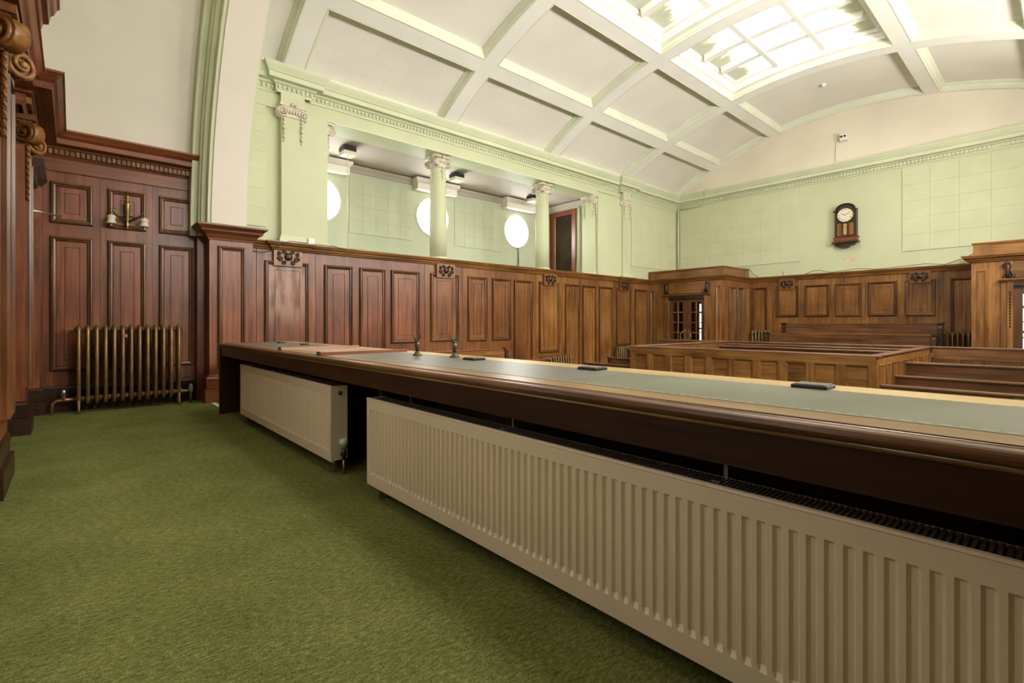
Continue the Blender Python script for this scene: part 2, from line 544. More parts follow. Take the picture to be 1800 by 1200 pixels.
MOULD = [(0.0, 0.0), (0.002, 0.026), (0.010, 0.040), (0.022, 0.042), (0.030, 0.026), (0.046, 0.022), (0.058, 0.002)]
def wood_panel(F, parent, u0, u1, v0, v1, mat, inner=0.075, s=1.0, fmat=None, plain=False):
    prof = [(a * s, b) for a, b in MOULD]
    m = part('panel_moulding', MB().rings(F, u0, u1, v0, v1, prof), 'moulding_' + mat[-1], parent)
    e = 0.056 * s
    a = e + inner * s
    if plain:
        p = part('panel', MB().rings(F, u0, u1, v0, v1, [(e, 0.001), (e, 0.006)], True), fmat or mat, parent)
    else:
        p = part('panel', MB().rings(F, u0, u1, v0, v1, [(e, 0.001), (e, 0.009), (a, 0.009), (a + 0.003, 0.001), (a + 0.008, 0.001), (a + 0.011, 0.010)], True), fmat or mat, parent)
    return m, p

def sunk_panel(F, parent, u0, u1, v0, v1, mat, s=1.0):
    prof = [(0.0, 0.0), (0.0, 0.012), (0.012 * s, 0.018), (0.024 * s, 0.008), (0.030 * s, 0.003)]
    part('panel_moulding', MB().rings(F, u0, u1, v0, v1, prof), mat, parent)
    part('panel', MB().rings(F, u0, u1, v0, v1, [(0.030 * s, 0.001), (0.030 * s, 0.004)], True), mat, parent)

def carved_boss(F, parent, uc, v0, v1, w, wid, mat, mat2):
    b = part('carved_block', MB().fbox(F, uc - wid / 2, uc + wid / 2, v0, v1, 0.0, w), mat, parent)
    mb = MB()
    vc = (v0 + v1) / 2
    h = v1 - v0
    c = fp(F, uc, vc + 0.01, w)
    W_, U_, V_ = F[3], F[1], F[2]
    rr = h * 0.24
    mb.lathe(c, [(rr, 0.0), (rr * 0.95, 0.012), (rr * 0.7, 0.026), (rr * 0.3, 0.033), (0, 0.034)], 12, (U_, V_, W_))
    for sg in (-1, 1):
        for k, (du, dv, r0) in enumerate(((0.30, -0.12, 0.17), (0.34, 0.18, 0.12), (0.17, -0.30, 0.13), (0.16, 0.32, 0.11))):
            cc = fp(F, uc + sg * du * wid * 0.98, vc + dv * h, w + 0.006)
            pts = []
            for i in range(12):
                q = i / 11 * 1.6 * 2 * PI + k
                rad = r0 * h * (1 - i / 13)
                pts.append(cc + U_ * (sg * rad * math.cos(q)) + V_ * (rad * math.sin(q)) + W_ * (0.006 + 0.01 * i / 11))
            mb.tube(pts, [0.010 - 0.0004 * i for i in range(12)], 5)
    c2 = part('carved_scrollwork', mb, mat2, parent)
    return b

def chain(ax, pts):
    return pts

# ------------------------------------------------------------------ structure: floors
def structure(name, mb, mat, label, cat):
    return top(name, mb, mat, label, cat, kind='structure')

structure('floor', MB().box(XK - 0.1, 2.05, YR, YL + 0.1, -0.03, 0.0), 'carpet', 'green carpet on the raised dais behind the long bench', 'floor')
structure('floor_court', MB().box(2.05, XB + 0.1, YR, YA + 0.2, ZF - 0.05, ZF), 'court_floor', 'dark carpeted floor of the court below the bench', 'floor')

# ------------------------------------------------------------------ long wall with the gallery (wall_left)
wl = thing('wall_left', 'pale green long wall with a columned gallery opening', 'wall', (6.0, YA, CAP), kind='structure')
OPL, OPR, OPT = 2.84, 9.20, 4.0          # gallery opening
part('wall_plaster', MB().box(1.30, OPL, YA + 0.03, YA + 0.45, ZF, 4.5), 'green', wl)
part('wall_plaster', MB().box(OPR, XB + 0.1, YA + 0.03, YA + 0.45, ZF, 4.5), 'green', wl)
part('entablature', MB().box(OPL, OPR, YA - 0.0, YA + 0.45, OPT, 4.5), 'green', wl)
part('entablature', MB().box(1.30, OPL, YA - 0.0, YA + 0.03, OPT, 4.5), 'green', wl)
part('entablature', MB().box(OPR, XB, YA - 0.0, YA + 0.03, OPT + .1, 4.5), 'green', wl)
part('entablature_moulding', MB().box(OPL - .30, OPR + .3, YA - 0.015, YA + 0.0, OPT - 0.0, OPT + 0.02), 'green_trim', wl)
part('gallery_parapet', MB().box(OPL, OPR, YA + 0.03, YA + 0.45, ZF, CAP - 0.02), 'green', wl)

# cornice: profile (out from the wall, height) carried round the breaks over the pilasters
COR = [(0.0, 4.20), (0.02, 4.20), (0.025, 4.225), (0.035, 4.23), (0.035, 4.30), (0.06, 4.305), (0.075, 4.33), (0.15, 4.335), (0.15, 4.40), (0.165, 4.41), (0.175, 4.43), (0.20, 4.47), (0.215, 4.50), (0.215, 4.52), (0.0, 4.52)]
def cornice_run(path, dirs, prof, mat, parent, name='cornice'):
    return part(name, MB().sweep(path, dirs, prof), mat, parent)
brk = [(2.12, 2.56), (10.0, 10.5)]
def cor_path(x0, x1, brks, y, d):
    pts, dirs = [(x0, y, 0)], [(0, -1, 0)]
    for a, b in brks:
        pts += [(a, y, 0), (a, y - d, 0), (b, y - d, 0), (b, y, 0)]
        dirs += [(-1, -1, 0), (-1, -1, 0), (1, -1, 0), (1, -1, 0)]
    pts.append((x1, y, 0)); dirs.append((0, -1, 0))
    return pts, dirs
# corner with the end wall is mitred
pts, dirs = cor_path(1.35, XB, brk, YA, 0.08)
dirs[-1] = (-1, -1, 0)
pts.append((XB, YR, 0)); dirs.append((-1, 1, 0))
wb = thing('wall_back', 'pale green end wall with a clock and acoustic boards', 'wall', (XB, YC, ZF), kind='structure')
nA = len(pts) - 1
part('cornice', MB().sweep(pts[:nA], dirs[:nA], COR), 'green_trim', wl)
part('cornice', MB().sweep(pts[nA - 1:], dirs[nA - 1:], COR), 'green_trim', wb)
# egg moulding below the cornice on the long wall
mb = MB().add([(0, 0, 0)], [])
egg = MB().ball((0, 0, 0), 0.020, 0.024, 0.030, 6, 4)
e0 = None
def yoff(x):
    return 0.08 if any(a - 0.04 < x < b + 0.04 for a, b in brk) else 0.0
k = 0
x = 1.75
while x < XB - 0.1:
    p = Vector((x, YA - 0.046 - yoff(x), 4.265))
    if e0 is None:
        m_ = MB(); m_.v = [q + p for q in egg.v]; m_.f = egg.f; m_.s = egg.s
        e0 = part('egg_moulding', m_, 'green_trim', wl)
    else:
        inst(e0, p)
    x += 0.062
mb = MB()
y = YA - 0.1
while y > YR:
    mb.box(XB - 0.060, XB - 0.03, y - 0.022, y + 0.022, 4.235, 4.295)
    y -= 0.062
part('egg_moulding_row', mb, 'green_trim', wb, kind='stuff')

# acoustic tile boards: grooved tiles standing a little proud of the plaster
def tile_board(F, parent, u0, u1, v0, v1, cols, rows, mat, w=0.02, gap=0.002, name='acoustic_tile', proud=0.0):
    du, dv = (u1 - u0) / cols, (v1 - v0) / rows
    first = None
    for i in range(cols):
        for j in range(rows):
            uc, vc = u0 + (i + 0.5) * du, v0 + (j + 0.5) * dv
            if first is None:
                m = MB().rings(F, uc - du / 2, uc + du / 2, vc - dv / 2, vc + dv / 2, [(0.0005, proud), (0.0005, proud + w - gap), (gap, proud + w)], True)
                first = part(name, m, mat, parent)
                base = fp(F, uc, vc, 0)
                off = WLOC[first.name] - base
            else:
                inst(first, fp(F, uc, vc, 0) + off)
    return first
F_AU = frame((0, YA + 0.03, 0), X, Z, -Y)
tile_board(F_AU, wl, 10.58, 12.72, 2.45, 4.14, 5, 5, 'green_tile')
tile_board(F_AU, wl, 1.35, 2.0, 2.33, 4.14, 1, 7, 'green_tile')

# end wall plaster, lunette above the cornice, tile boards
part('wall_plaster', MB().box(XB, XB + 0.2, YR - 0.1, YA + 0.4, ZF, 4.5), 'green', wb)
N = 40
poly = [(-(YR + (YA + 0.03 - YR) * i / N), zv(YR + (YA + 0.03 - YR) * i / N, 0.25)) for i in range(N, -1, -1)]
poly = [(-YR, 4.5)] + poly[::-1] + [(-(YA + 0.03), 4.5)]
part('lunette', MB().plate(F_B, poly, -0.2, -0.0), 'lunette', wb)
tile_board(F_B, wb, -7.25, -4.20, 2.45, 4.13, 7, 5, 'green_tile')
tile_board(F_B, wb, -2.28, 0.80, 2.47, 4.15, 7, 5, 'green_tile')

patch_poly = [(-3.20 + 0.11 * math.cos(q) * (1 + 0.15 * math.sin(3 * q)), 2.40 + 0.085 * math.sin(q) * (1 + 0.2 * math.cos(2 * q))) for q in [2 * PI * i / 18 for i in range(18)]]
part('plaster_patch', MB().plate(F_B, patch_poly, 0.0, 0.002), 'pink_plaster', wb)

# ------------------------------------------------------------------ opposite long wall (behind the camera's right shoulder)
wr = thing('wall_right', 'green long wall with round windows behind the camera', 'wall', (6.0, YR, ZF), kind='structure')
part('wall_plaster', MB().box(XK - 0.1, XB + 0.2, YR - 0.2, YR, ZF, 6.2), 'green', wr)
part('wood_dado', MB().box(XK, XB, YR, YR + 0.04, ZF, CAP), 'oak_z', wr)

# ------------------------------------------------------------------ gallery
YG, XE0, XE1, ZG = 9.10, 1.85, 9.32, 4.0
ga = thing('wall_gallery', 'shaded pale green rear wall of the gallery with round windows', 'wall', (5, YG, 1.5), kind='structure')
WX = [3.36, 5.79, 8.22]; WZ, WRAD = 3.27, 0.405
def wall_with_holes(x0, x1, z0, z1, y, holes, n=32):
    # strips around circular holes in a wall facing -Y
    mb = MB()
    xs = [x0] + [v for h in holes for v in (h[0] - 0.6, h[0] + 0.6)] + [x1]
    for i in range(0, len(xs), 2):
        mb.add([(xs[i], y, z0), (xs[i + 1], y, z0), (xs[i + 1], y, z1), (xs[i], y, z1)], [(0, 1, 2, 3)])
    for cx, cz, r in holes:
        a0, a1 = cx - 0.6, cx + 0.6
        ring, out, deep = [], [], []
        for k in range(n):
            q = 2 * PI * (k + 0.5) / n
            c, s_ = math.cos(q), math.sin(q)
            ring.append((cx + r * c, y, cz + r * s_)); deep.append((cx + r * c, y + 0.25, cz + r * s_))
            t = 1 / max(abs(c) / 0.6, (s_ / (z1 - cz)) if s_ > 0 else (-s_ / (cz - z0)))
            out.append((cx + c * t, y, cz + s_ * t))
        vs = ring + out + deep
        fs = []
        for k in range(n):
            l = (k + 1) % n
            fs.append((k, n + k, n + l, l))
            fs.append((k, l, 2 * n + l, 2 * n + k))
        mb.add(vs, fs)
        for ca in ((a0, z0), (a1, z0), (a1, z1), (a0, z1)):
            d = sorted(range(n), key=lambda k: (out[k][0] - ca[0]) ** 2 + (out[k][2] - ca[1]) ** 2)[:2]
            mb.add([(ca[0], y, ca[1]), out[d[0]], out[d[1]]], [(0, 1, 2)])
    return mb
part('wall_plaster', wall_with_holes(XE0, XE1, 1.4, ZG + 0.03, YG, [(x, WZ, WRAD) for x in WX]), 'gallery_green', ga)
part('wall_plaster', MB().box(XE1, XE1 + 0.15, YA + 0.451, YG + 0.1, 1.4, ZG + 0.03), 'gallery_green', ga)
part('wall_plaster', MB().box(XE0 - 0.1, XE0, YA + 0.451, YG + 0.1, 1.4, ZG + 0.03), 'gallery_green', ga)
part('gallery_floor', MB().box(XE0, XE1, YA + 0.05, YG + 0.2, 1.36, 1.42), 'court_floor', ga)
part('gallery_ceiling', MB().box(XE0 - .1, XE1 + .15, YA + 0.451, YG + 0.3, ZG + 0.02, ZG + 0.07), 'gallery_ceiling', ga)
part('coving', MB().sweep([(XE0, YG, 0), (XE1, YG, 0)], [(0, -1, 0), (-1, -1, 0)], [(0, 3.88), (0.03, 3.88), (0.05, 3.92), (0.10, 3.97), (0.10, 4.0), (0, 4.0)]), 'gallery_ceiling', ga)
part('coving', MB().sweep([(XE1, YG, 0), (XE1, YA + .4, 0)], [(-1, -1, 0), (-1, 0, 0)], [(0, 3.88), (0.03, 3.88), (0.05, 3.92), (0.10, 3.97), (0.10, 4.0), (0, 4.0)]), 'gallery_ceiling', ga)
for x in WX:
    part('blind_box', MB().box(x - 0.49, x + 0.49, YG - 0.22, YG, 3.77, 3.93), 'cream', ga)
    part('blind_box_moulding', MB().sweep([(x - 0.49, YG, 0), (x - 0.49, YG - 0.22, 0), (x + 0.49, YG - 0.22, 0), (x + 0.49, YG, 0)], [(-1, 0, 0), (-1, -1, 0), (1, -1, 0), (1, 0, 0)],
         [(0, 3.90), (0.02, 3.91), (0.05, 3.955), (0.05, 4.0), (0, 4.0)]), 'cream', ga)
F_G = frame((0, YG, 0), X, Z, -Y)
tile_board(F_G, ga, 3.93, 5.28, 2.72, 3.76, 5, 4, 'gallery_green', w=0.018)
tile_board(F_G, ga, 6.36, 7.72, 2.72, 3.76, 5, 4, 'gallery_green', w=0.018)
part('wall_batten', MB().box(8.9, 8.93, YG - 0.02, YG, 2.55, 3.75), 'gallery_green', ga)
# round windows
for i, (x, what) in enumerate(zip(WX, ('nearest to the first pilaster', 'behind the first gallery column', 'with a dangling cord beside the last column'))):
    t = thing('window_%d' % (i + 1), 'bright round gallery window ' + what, 'window', (x, YG, WZ - WRAD), kind='structure')
    ring = [(x + (WRAD - 0.004) * math.cos(2 * PI * k / 36), YG - 0.005, WZ + (WRAD - 0.004) * math.sin(2 * PI * k / 36)) for k in range(36)]
    part('window_frame', MB().tube(ring, 0.022, 6, True), 'cream', t)
    part('pane', MB().lathe((x, YG + 0.16, WZ), [(WRAD + 0.03, 0), (WRAD + 0.03, 0.012)], 36, 'y', False), 'round_glass', t)
    part('glazing_bar', MB().tube([(x - WRAD * 0.7, YG + 0.14, WZ + WRAD * .72), (x, YG + 0.14, WZ + WRAD * 0.45), (x + WRAD * 0.7, YG + 0.14, WZ + WRAD * .72)], 0.006, 5), 'white_plastic', t)
top('sash_cord', MB().tube([(8.25, YG - 0.03, 2.86), (8.26, YG - 0.035, 2.6), (8.22, YG - 0.035, 2.3), (8.27, YG - 0.035, 2.2), (8.28, YG - 0.035, 2.5), (8.255, YG - 0.03, 2.86)], 0.007, 5),
    'grey_cable', 'dark cord dangling below the last round gallery window', 'cord')
# windows on the opposite wall, never in view, same kind as those of the gallery
for i, x in enumerate((1.9, 4.4, 6.9, 9.4)):
    t = thing('window_%d' % (i + 10), 'round window in the wall behind the camera', 'window', (x, YR, 3.2), kind='structure', group='round windows behind the camera')
    part('pane', MB().lathe((x, YR + 0.005, 3.35), [(0.45, 0), (0.45, 0.01)], 36, 'y', False), 'far_round_glass', t)
    ring = [(x + 0.46 * math.cos(2 * PI * k / 36), YR + 0.01, 3.35 + 0.46 * math.sin(2 * PI * k / 36)) for k in range(36)]
    part('window_frame', MB().tube(ring, 0.03, 6, True), 'cream', t)

# ------------------------------------------------------------------ vaulted ceiling with ribs, coffers and laylights
ce = thing('ceiling', 'coffered barrel ceiling in cream and pale green with two laylights', 'ceiling', (7, YC, 5.6), kind='structure')
RH, TH = 0.125, 0.10                 # half widths of the ribs
YS = YA - 0.14                        # springing on the cornice
def arc_pts(y0, y1, n):
    return [y0 + (y1 - y0) * i / n for i in range(n + 1)]
def vault_strip(x0, x1, y0, y1, up0, up1, n):
    # closed slab following the vault, from up0 (visible underside) to up1
    mb = MB()
    ys = arc_pts(y0, y1, n)
    vs = []
    for y in ys:
        for xx, up in ((x0, up0), (x1, up0), (x1, up1), (x0, up1)):
            # radial offset
            nrm = Vector((0, y - YC, math.sqrt(VR * VR - (y - YC) ** 2))) / VR
            p = Vector((xx, y, zv(y))) + nrm * up
            vs.append(p)
    fs = []
    for i in range(n):
        for k in range(4):
            l = (k + 1) % 4
            fs.append((i * 4 + k, i * 4 + l, (i + 1) * 4 + l, (i + 1) * 4 + k))
    fs.append((3, 2, 1, 0)); fs.append(tuple(n * 4 + k for k in range(4)))
    return mb.add(vs, fs)
YSR = 2 * YC - YS
for x in TS:
    part('transverse_rib', vault_strip(x - RH, x + RH, YSR, YS, 0.0, 0.16, 44), 'cream_rib', ce)
part('transverse_rib', vault_strip(XB - 0.10, XB, YSR, YS, 0.0, 0.16, 44), 'cream_rib', ce)
xs_ribs = [1.55] + [x for x in TS] + [XB + 0.02]
for y in LS:
    for a, b in zip(xs_ribs[:-1], xs_ribs[1:]):
        part('longitudinal_rib', vault_strip(a + RH if a > 1.6 else a, b - RH, y - TH, y + TH, 0.0, 0.16, 2), 'cream_rib', ce)
def coffer_moulding(x0, x1, y0, y1, n=10):
    # moulding running round the inside of a coffer
    mb = MB()
    pr = [(0.0, 0.0), (0.02, 0.0), (0.03, 0.02), (0.045, 0.03), (0.055, 0.065), (0.085, 0.085), (0.085, 0.11)]
    rings_ = []
    def P(xx, y, up):
        nrm = Vector((0, y - YC, math.sqrt(VR * VR - (y - YC) ** 2))) / VR
        return Vector((xx, y, zv(y))) + nrm * up
    for ins, up in pr:
        loop = []
        a, b, c, d = x0 + ins, x1 - ins, y0 + ins, y1 - ins
        for i in range(n):
            loop.append(P(a, c + (d - c) * i / n, up))
        for i in range(n):
            loop.append(P(b, d + (c - d) * i / n, up))
        rings_.append(loop)
    M = 2 * n
    # close corners: points at (a,d) and (b,c) belong to the second run, so add them to the first
    vs, fs = [], []
    for loop in rings_:
        vs += loop
    for k in range(len(pr) - 1):
        for i in range(M):
            j = (i + 1) % M
            fs.append((k * M + i, (k + 1) * M + i, (k + 1) * M + j, k * M + j))
    mb.add(vs, fs)
    return mb
def moulding4(x0, x1, y0, y1):
    pr = [(0.0, 0.0), (0.02, -0.004), (0.03, 0.018), (0.045, 0.03), (0.055, 0.075), (0.085, 0.105), (0.085, 0.14)]
    n = 10
    def P(xx, y, up):
        nrm = Vector((0, y - YC, math.sqrt(VR * VR - (y - YC) ** 2))) / VR
        return Vector((xx, y, zv(y))) + nrm * up
    mb = MB(); vs = []; fs = []
    for ins, up in pr:
        a, b, c, d = x0 + ins, x1 - ins, y0 + ins, y1 - ins
        loop = [P(a, c + (d - c) * i / n, up) for i in range(n + 1)] + [P(b, d + (c - d) * i / n, up) for i in range(n + 1)]
        vs += loop
    M = 2 * (n + 1)
    for k in range(len(pr) - 1):
        for i in range(M):
            j = (i + 1) % M
            fs.append((k * M + i, (k + 1) * M + i, (k + 1) * M + j, k * M + j))
    return mb.add(vs, fs)
rows = [(LS[0] + TH, 7.32, 't'), (LS[1] + TH, LS[0] - TH, 'p'), (LS[2] + TH, LS[1] - TH, 's'), (LS[3] + TH, LS[2] - TH, 'p'), (2 * YC - 7.32, LS[3] - TH, 't')]
bays = list(zip(xs_ribs[:-1], xs_ribs[1:]))
UPC = 0.125
skyn = 3
for bi, (a, b) in enumerate(bays):
    x0, x1 = (a + RH if a > 1.6 else a), (b - RH if b < XB else XB - 0.10)
    for ri, (y0, y1, kd) in enumerate(rows):
        part('coffer_moulding', moulding4(x0, x1, y0, y1), 'coffer_trim', ce)
        if kd == 's' and bi in (1, 2, 3):
            continue
        i0, i1, j0, j1 = x0 + 0.07, x1 - 0.07, y0 + 0.07, y1 - 0.07
        if kd == 't' and ri == 0 and bi < 4:
            cols, rws = ((8, 4), (2, 4))[bi == 0] if bi < 2 else (1, 4)
            for i in range(cols):
                for j in range(rws):
                    g = 0.003
                    u0, u1 = i0 + (i1 - i0) * i / cols + g, i0 + (i1 - i0) * (i + 1) / cols - g
                    v0, v1 = j0 + (j1 - j0) * j / rws + g, j0 + (j1 - j0) * (j + 1) / rws - g
                    part('ceiling_tile', vault_strip(u0, u1, v0, v1, UPC, UPC + 0.02, 3), 'cream', ce)
            part('coffer_panel', vault_strip(i0, i1, j0, j1, UPC + 0.0015, UPC + 0.04, 8), 'white_plastic', ce)
        else:
            part('coffer_panel', vault_strip(i0, i1, j0, j1, UPC, UPC + 0.04, 8), 'cream', ce)
        if kd == 's' and bi == 4:
            det = (11.27, 3.28)
# laylights: deep frame, glazing bars, panes
LZ = 0.26
for si, bi in enumerate((3, 2, 1)):
    a, b = bays[bi]
    x0, x1, y0, y1 = a + RH + 0.075, b - RH - 0.075, LS[2] + TH + 0.075, LS[1] - TH - 0.075
    t = thing('window_%d' % (4 + si), ('laylight of nine dirty glass panes nearest the clock wall', 'second laylight from the clock wall, cut by the picture edge', 'laylight above the frame nearest the arch')[si], 'skylight', ((a + b) / 2, YC, 5.7), kind='structure')
    def P(xx, y, up):
        nrm = Vector((0, y - YC, math.sqrt(VR * VR - (y - YC) ** 2))) / VR
        return Vector((xx, y, zv(y))) + nrm * up
    # splayed well, swept in steps
    n = 10; vs = []; fs = []
    pr = [(0.0, 0.10), (0.05, 0.105), (0.055, 0.14), (0.075, 0.15), (0.085, 0.20), (0.14, 0.205), (0.145, LZ + 0.02)]
    for ins, up in pr:
        A, B, C, E_ = x0 + ins, x1 - ins, y0 + ins, y1 - ins
        vs += [P(A, C + (E_ - C) * i / n, up) for i in range(n + 1)] + [P(B, E_ + (C - E_) * i / n, up) for i in range(n + 1)]
    M = 2 * (n + 1)
    for k in range(len(pr) - 1):
        for i in range(M):
            j = (i + 1) % M
            fs.append((k * M + i, (k + 1) * M + i, (k + 1) * M + j, k * M + j))
    part('laylight_frame', MB().add(vs, fs), 'cream_rib', t)
    X0, X1, Y0, Y1 = x0 + 0.145, x1 - 0.145, y0 + 0.145, y1 - 0.145
    px = [X0 + (X1 - X0) * i / 3 for i in range(4)]
    py = [Y0 + (Y1 - Y0) * i / 3 for i in range(4)]
    for y in py[1:3]:
        part('glazing_bar', vault_strip(X0, X1, y - 0.04, y + 0.04, 0.14, LZ + 0.02, 1), 'cream_rib', t)
    for x in px[1:3]:
        for j in range(3):
            part('glazing_bar', vault_strip(x - 0.06, x + 0.06, py[j] + 0.04, py[j + 1] - 0.04, 0.155, LZ + 0.02, 4), 'cream_rib', t)
    for i in range(3):
        for j in range(3):
            part('pane', vault_strip(px[i] + 0.002, px[i + 1] - 0.002, py[j] + 0.002, py[j + 1] - 0.002, LZ, LZ + 0.012, 4), 'laylight_glass', t)
# roof behind everything so no light leaks through the joints
part('roof_slab', vault_strip(1.4, XB + 0.2, YR - 0.2, YA + 0.45, 0.5, 0.6, 40), 'cream', ce)

# ------------------------------------------------------------------ arch over the bench and the alcove vault behind it
ar = thing('trim_1', 'broad white plaster arch rising from the dark wood pier', 'arch', (1.5, YC, 2.2), kind='structure')
def arc_ring(x0, x1, r0, r1, q0, q1, n):
    vs, fs = [], []
    for i in range(n + 1):
        q = q0 + (q1 - q0) * i / n
        c, s_ = math.cos(q), math.sin(q)
        for xx, r in ((x0, r0), (x1, r0), (x1, r1), (x0, r1)):
            vs.append((xx, YC + r * c, ARC_Z + r * s_))
    for i in range(n):
        for k in range(4):
            l = (k + 1) % 4
            fs.append((i * 4 + k, i * 4 + l, (i + 1) * 4 + l, (i + 1) * 4 + k))
    fs.append((3, 2, 1, 0)); fs.append(tuple(n * 4 + k for k in range(4)))
    return MB().add(vs, fs)
part('arch_band', arc_ring(1.31, 1.70, ARC_R, ARC_R + 0.7, 0.03, PI - 0.03, 96), 'arch_white', ar)
part('arch_edge_moulding', arc_ring(1.27, 1.31, ARC_R + 0.02, ARC_R + 0.7, 0.03, PI - 0.03, 96), 'green_trim', ar)
part('arch_edge_moulding', arc_ring(1.22, 1.27, ARC_R + 0.13, ARC_R + 0.7, 0.03, PI - 0.03, 96), 'green_trim', ar)
part('arch_edge_moulding', arc_ring(1.20, 1.22, ARC_R + 0.20, ARC_R + 0.7, 0.03, PI - 0.03, 96), 'green_trim', ar)
part('arch_edge_moulding', arc_ring(1.13, 1.20, ARC_R + 0.28, ARC_R + 0.7, 0.03, PI - 0.03, 96), 'green_trim', ar)
part('arch_edge_moulding', arc_ring(1.70, 1.72, ARC_R + 0.01, ARC_R + 0.7, 0.03, PI - 0.03, 96), 'green_trim', ar)
al = thing('ceiling_alcove', 'plain beige vault over the judges dais', 'ceiling', (0.4, YC, 3.1), kind='structure')
AR = 4.40
def alcove_vault(q0, q1, n):
    return arc_ring(XK - 0.1, 1.14, AR, AR + 0.05, q0, q1, n)
part('vault_plaster', alcove_vault(0.25, 1.36, 60), 'alcove_beige', al)
part('vault_plaster', alcove_vault(1.78, PI - 0.25, 60), 'alcove_beige', al)
lt = thing('window_7', 'laylight in the crown of the vault over the dais', 'skylight', (0.4, YC, ARC_Z + AR), kind='structure')
part('pane', arc_ring(XK + 0.1, 1.0, AR + 0.03, AR + 0.05, 1.38, 1.76, 8), 'alcove_glass', lt)
for q in (1.37, 1.77):
    part('laylight_frame', arc_ring(XK - 0.1, 1.14, AR - 0.02, AR + 0.06, q - 0.012, q + 0.012, 1), 'cream_rib', lt)

# ------------------------------------------------------------------ panelling of the long wall
tp = thing('trim_2', 'oak panelling along the foot of the gallery wall with carved bosses', 'panelling', (6.5, YA, ZF), kind='structure')
seams = [1.80, 1.87, 2.67, 4.52, 5.32, 7.17, 7.97, 9.82, 10.60, XP]
for a, b in zip(seams[:-1], seams[1:]):
    nm = 'red_z' if a < 4 else 'amber_z' if a < 7 else 'oak_z'
    part('panelling_board', MB().box(a + 0.003, b - 0.003, YA, YA + 0.03, ZF, 2.05), nm, tp)
part('skirting', MB().box(1.8, XP, YA - 0.03, YA, ZF, ZF + 0.2), 'oak_x', tp)
PAN = [(1.97, 2.57, 0.42, 1), (2.79, 3.23, 0.1, 0), (3.34, 3.78, 0.1, 0), (3.88, 4.41, 0.67, 0), (4.63, 5.22, 0.68, 1), (5.43, 5.88, 0.67, 0), (6.01, 6.48, 0.67, 0),
       (6.57, 7.07, -0.12, 0), (7.27, 7.87, 0.38, 1), (8.07, 8.55, -0.12, 0), (8.65, 9.14, -0.12, 0), (9.24, 9.76, -0.12, 0), (9.92, 10.5, 0.45, 1), (10.7, 11.25, -0.12, 0)]
for i, (a, b, v0, boss) in enumerate(PAN):
    nm = 'red_z' if i < 4 else 'amber_z' if i < 8 else 'oak_z'
    wood_panel(F_A, tp, a, b, v0, 1.87, nm, fmat='mottled_z' if i == 0 else None, inner=0.07)
    if boss:
        carved_boss(F_A, tp, (a + b) / 2, 1.80, 2.045, 0.055, 0.38, 'oak_x', 'dark_x')
CAPP = [(0.0, 2.02), (0.03, 2.02), (0.04, 2.045), (0.055, 2.05), (0.06, 2.075), (0.10, 2.085), (0.105, 2.10), (0.12, 2.115), (0.12, CAP), (-0.12, CAP), (-0.12, 2.02)]
cb = [(2.08, 2.50), (10.02, 10.46)]
pts, dirs = cor_path(1.75, XP, cb, YA, 0.05)
part('cap_moulding', MB().sweep(pts, dirs, CAPP), 'oak_x', tp)

# ------------------------------------------------------------------ pier under the arch
pr_ = thing('trim_3', 'red-brown oak pier with a flared cap beneath the white arch', 'pier', (1.53, 7.2, 0), kind='structure')
F_P = frame((0, 7.2, 0), X, Z, -Y)
part('pier_body', MB().box(1.29, 1.79, 7.2, YA + 0.3, ZF, 2.08), 'red_z', pr_)
wood_panel(F_P, pr_, 1.38, 1.70, 0.42, 1.99, 'red_z', plain=True)
PC = [(0.0, 2.06), (0.015, 2.06), (0.02, 2.085), (0.035, 2.095), (0.05, 2.13), (0.085, 2.155), (0.10, 2.16), (0.105, 2.185), (0.14, 2.215), (0.15, 2.225), (0.15, 2.245), (0, 2.245)]
part('pier_cap', MB().sweep([(1.29, YA + 0.2, 0), (1.29, 7.2, 0), (1.79, 7.2, 0), (1.79, YA + 0.2, 0)], [(-1, 0, 0), (-1, -1, 0), (1, -1, 0), (1, 0, 0)], PC), 'red_x', pr_)
part('pier_cap_top', MB().box(1.29, 1.79, 7.2, YA + 0.3, 2.2, 2.243), 'red_x', pr_)
for z0, z1, d in ((0, 0.17, 0.055), (0.175, 0.30, 0.04)):
    part('plinth', MB().box(1.29 - d, 1.79 + d, 7.2 - d, YA, z0, z1), 'red_x', pr_)
part('plinth_moulding', MB().sweep([(1.29, YA, 0), (1.29, 7.2, 0), (1.79, 7.2, 0), (1.79, YA, 0)], [(-1, 0, 0), (-1, -1, 0), (1, -1, 0), (1, 0, 0)], [(0, 0.30), (0.04, 0.30), (0.03, 0.32), (0.012, 0.335), (0.008, 0.35), (0, 0.35)]), 'red_x', pr_)
top('carpet_edge_strip', MB().box(1.29, 1.34, 6.32, 7.12, 0.0, 0.008), 'white_plastic', 'pale bare strip of floor beside the carpet at the pier', 'floor strip')

